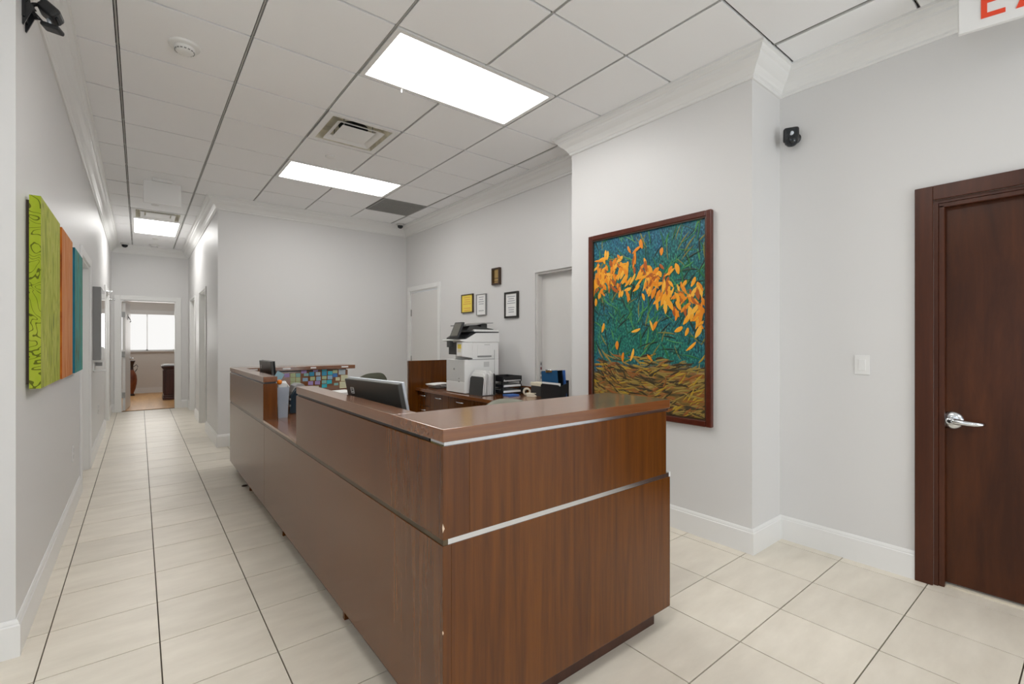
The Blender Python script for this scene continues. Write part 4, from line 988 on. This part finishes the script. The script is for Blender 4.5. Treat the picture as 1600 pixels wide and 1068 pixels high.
b = MB(); b.obox(ctr, (.020,.175,.185), R); sc_ = qp('control_panel', b, 'black', .008)
b = MB(); b.obox(ctr+R @ Vector((-.0118,0,.004)), (.002,.135,.145), R); qp('screen', b, 'copier_screen', 0, sc_)
b = MB(); b.obox((PX0-.045, PY0+.22, 1.265), (.05,.06,.07), Matrix.Identity(3)); qp('card_slot', b, 'charcoal', .006)
b = MB(); b.box(PX0-.0315, PX0-.0295, PY0+.02, PY0+.09, 1.215, 1.262); qp('yellow_label', b, 'yellow', 0)
b = MB(); b.box(PX0-.0315, PX0-.0295, PY0+.025, PY0+.09, 1.178, 1.212); qp('printed_label', b, 'paper_cream', 0)
# details on the side facing the room
b = MB(); b.box(PX0+.16, PX1-.10, PY0-.002, PY0+.003, 1.140, 1.255); qp('access_flap', b, 'white_pl', .002)
b = MB(); b.box(PX0+.16, PX1-.10, PY0-.003, PY0+.003, 1.125, 1.140); qp('grip', b, 'midgrey', .001)
b = MB(); b.box(PX0+.25, PX0+.32, PY0-.002, PY0+.003, 1.255, 1.259); b.box(PX0+.04, PX1-.06, PY0-.0012, PY0+.002, 1.098, 1.103); b.box(PX1-.06, PX1-.058, PY0-.0012, PY0+.002, .80, 1.20); qp('seam', b, 'midgrey', 0)
b = MB(); b.box(PX0+.24, PX0+.31, PY0-.002, PY0+.002, 1.02, 1.075); qp('rating_plate', b, 'grey_pl', 0)
b = MB(); b.lathe([(0,-.006),(.010,-.006),(.012,0)], (PX0-.004, PY0+.20, 1.00), 14, 'x'); qp('emblem', b, 'midgrey', 0)
for z in (.895, .865): 
    b = MB(); b.box(PX0-.006, PX0-.003, PY0+.095, PY0+.115, z, z+.012); qp('indicator', b, 'midgrey', 0)
tag(MB().box(0, .30, 0, .004, 0, .002).build('tag_strip', M['paper'], loc=(PX0+.06, PY0-.02, CT)), 'thin white strip lying against the copier base', 'strip')

# ------------------------------------------------------------------ things on the credenza
t = thing('paper_pile', 'loose pile of white papers on the credenza beside the tall end panel', 'papers', (2.66, 4.88, CT))
rr = random.Random(5)
for k in range(6):
    b = MB(); n_ = 6; vs = []; a = rr.uniform(-.25,.25); ox, oy = rr.uniform(-.03,.06), rr.uniform(-.05,.05)
    for i2 in range(n_+1):
        for j in range(2):
            x = -.02+.30*i2/n_; y = (-.10+.20*j)
            z = .004+.009*k+.018*math.sin(i2*.9+k)*(.5 if i2 in (0,n_) else .15)+(.010 if i2 == 0 else .006)
            vs.append((x*math.cos(a)-y*math.sin(a)+ox+.02, x*math.sin(a)+y*math.cos(a)+oy, z))
    top = vs; bot = [(x,y,max(.0005,z-.006)) for x,y,z in vs]; m_ = len(vs); fs = []
    for i2 in range(n_):
        q = i2*2; fs += [(q,q+1,q+3,q+2),(m_+q,m_+q+2,m_+q+3,m_+q+1),(q,q+2,m_+q+2,m_+q),(q+1,m_+q+1,m_+q+3,q+3)]
    fs += [(0,m_,m_+1,1),(2*n_,2*n_+1,m_+2*n_+1,m_+2*n_)]
    b.add(top+bot, fs); b.build('sheet', M['paper'], t)
# upright file sorter
t = thing('file_sorter', 'dark upright file sorter stuffed with white folders in front of the copier', 'file sorter', (2.675, 3.86, CT))
b = MB(); b.prism([(0,0),(.235,0),(.235,.17),(.215,.19),(.02,.19),(0,.17)], -.004, .004, 'x')
b.v = [(x+.10*z, y, z) for x,y,z in b.v]; b.build('front_plate', M['charcoal'], t)
b = MB(); b.prism([(0,0),(.235,0),(.235,.20),(.02,.22),(0,.20)], .158, .166, 'x'); b.build('back_plate', M['charcoal'], t)
b = MB(); b.box(0, .165, 0, .235, 0, .006); b.build('base', M['charcoal'], t)
for k in range(6):
    x = .012+.024*k; ln = .10-.016*k; hh = .215+.012*((k*2)%3)
    b = MB(); b.prism([(.003,.008),(.232,.008),(.232,hh-.01),(.212,hh+.014),(.03,hh+.010),(.003,hh-.012)], x-.005, x+.004, 'x')
    b.v = [(p[0]+ln*p[2], p[1], p[2]) for p in b.v]
    b.build('folder', M['paper'] if k % 3 != 2 else M['grey_pl'], t)
b = MB(); b.prism([(.01,.12),(.20,.12),(.20,.245),(.03,.25)], .118, .121, 'x'); b.build('divider_tab', M['paper_cream'], t)
# letter trays
t = thing('letter_tray', 'three-tier black letter tray holding white paper right of the file sorter', 'letter tray', (2.89, 3.80, CT))
for k in range(3):
    z = .018+.058*k
    b = MB(); b.box(0, .245, 0, .25, z, z+.005); b.box(0, .006, 0, .25, z+.005, z+.030); b.box(.239, .245, 0, .25, z+.005, z+.030); b.box(.006, .239, .244, .25, z+.005, z+.030); b.build('tray', M['black'], t)
for sx in (0, .237):
    for sy in (.015, .225):
        b = MB(); b.box(sx, sx+.008, sy, sy+.012, 0, .185); b.build('post', M['black'], t)
b = MB(); b.box(-.002, .247, 0, .25, .150, .190); b.f.pop(1); b.mi.pop(1); b.sm.pop(1); b.build('top_bin', M['black'], t)
for k in range(3):
    z = .0232+.058*k
    b = MB(); b.obox((.1225,.118,z+.010), (.222,.232,.018), rot('Z', .02*(k-1)))
    tag(b.build('paper_stack', M['paper'], loc=(2.89,3.80,CT)), 'white paper stack in the %s tier of the black letter tray' % ('bottom','middle','top')[k], 'papers')
tag(MB().box(0, .13, 0, .10, 0, .012).build('blue_folder', M['blue_folder'], loc=(2.885, 3.80-.105, CT)), 'blue folder lying in front of the black letter tray', 'folder')
# stapler and hole punch
t = thing('stapler', 'black stapler lying by the backsplash right of the letter tray', 'stapler', (3.195, 3.88, CT), math.radians(88))
b = MB(); b.box(-.08, .08, -.016, .016, 0, .010); b.build('base', M['black'], t, bevel=.003)
b = MB(); b.prism([(-.08,.02),(.075,.030),(.08,.044),(-.05,.060),(-.08,.05)], -.014, .014, 'y'); b.build('arm', M['charcoal'], t, bevel=.004)
b = MB(); b.lathe([(0,-.017),(.012,-.017),(.012,.017),(0,.017)], (-.07,0,.03), 12, 'y'); b.build('hinge', M['steel'], t)
# tape dispenser: roll + strap
t = thing('tape_roll', 'cream roll of tape standing on its edge near the backsplash', 'tape', (3.07, 3.64, CT+.041), math.radians(-35))
b = MB(); b.lathe([(.026,-.012),(.040,-.012),(.040,.012),(.026,.012),(.026,-.012)], n=28, axis='y'); b.build('tape', M['tape'], t)
b = MB(); b.lathe([(.0255,-.0122),(.0215,-.0122),(.0215,.0122),(.0255,.0122)], n=28, axis='y'); b.build('core', M['paper_cream'], t)
t = thing('tape_strip', 'cream plastic clip lying beside the tape roll', 'clip', (3.03, 3.52, CT), math.radians(-60))
b = MB(); b.prism([(-.05,0),(.05,0),(.052,.012),(.02,.034),(-.03,.038),(-.05,.014)], -.014, .014, 'y'); b.build('body', M['tape'], t, bevel=.004)
b = MB(); b.box(-.055, .045, -.010, .010, .034, .040); b.build('lever', M['paper_cream'], t, bevel=.002)
t = thing('white_box', 'low pale box beside the wall under the strip of switches', 'box', (3.172, 3.555, CT))
b = MB(); b.box(-.05, .045, -.08, .08, 0, .10); b.build('body', M['charcoal'], t, bevel=.003)
b = MB(); b.box(-.055, .05, -.085, .085, .1005, .135); b.build('lid', M['paper_cream'], t, bevel=.004)
# black file box with blue clipboards
t = thing('file_box', 'black open file box on the near end of the credenza beside the pier', 'file box', (2.99, 3.335, CT), math.radians(-90))
b = MB(); b.prism([(0,0),(.26,0),(.26,.135),(.235,.15),(.02,.15),(0,.135)], -.004, 0, 'y'); b.build('front_plate', M['black'], t)
b = MB(); b.box(0, .26, 0, .11, 0, .006); b.build('base', M['black'], t)
b = MB(); b.box(0, .26, .106, .11, .006, .19); b.build('back_plate', M['black'], t)
b = MB(); b.prism([(0,.006),(.106,.006),(.106,.17),(0,.14)], .256, .26, 'x'); b.build('side_plate', M['black'], t)
wf = MB().obox((.132,.0075,.087), (.245,.003,.158), rot('X', 0)).build('white_folder', M['paper'], loc=(2.99,3.335,CT)); wf.rotation_euler = (0,0,math.radians(-90))
tag(wf, 'white folder standing at the front of the black file box', 'folder')
def clipboard(label, dx, dy, tilt, m, clip=True, dz=0):
    t = thing('clipboard', label, 'clipboard', (2.99+dy, 3.325-dx, CT+.008+dz), math.radians(-90))
    R = rot('Y', tilt)
    b = MB(); b.obox(R @ Vector((.115,0,.130)), (.22,.004,.255), R); b.build('board', M[m], t, bevel=.0015)
    if clip:
        b = MB(); b.obox(R @ Vector((.115,-.006,.250)), (.085,.007,.020), R); b.build('clip', M['brass'], t, bevel=.002)
        b = MB(); b.lathe([(0,-.04),(.006,-.04),(.006,.04),(0,.04)], R @ Vector((.115,-.008,.262)), 10, 'x'); b.build('spring', M['chrome'], t)
clipboard('blue clipboard with brass clip at the front of the black file box', -.012, .022, math.radians(-5), 'blue')
clipboard('dark navy clipboard behind the front blue clipboard', .022, .050, math.radians(-5), 'blackgloss', False)
clipboard('bright blue clipboard at the back of the black file box', .030, .080, math.radians(-5), 'blue_folder', False)
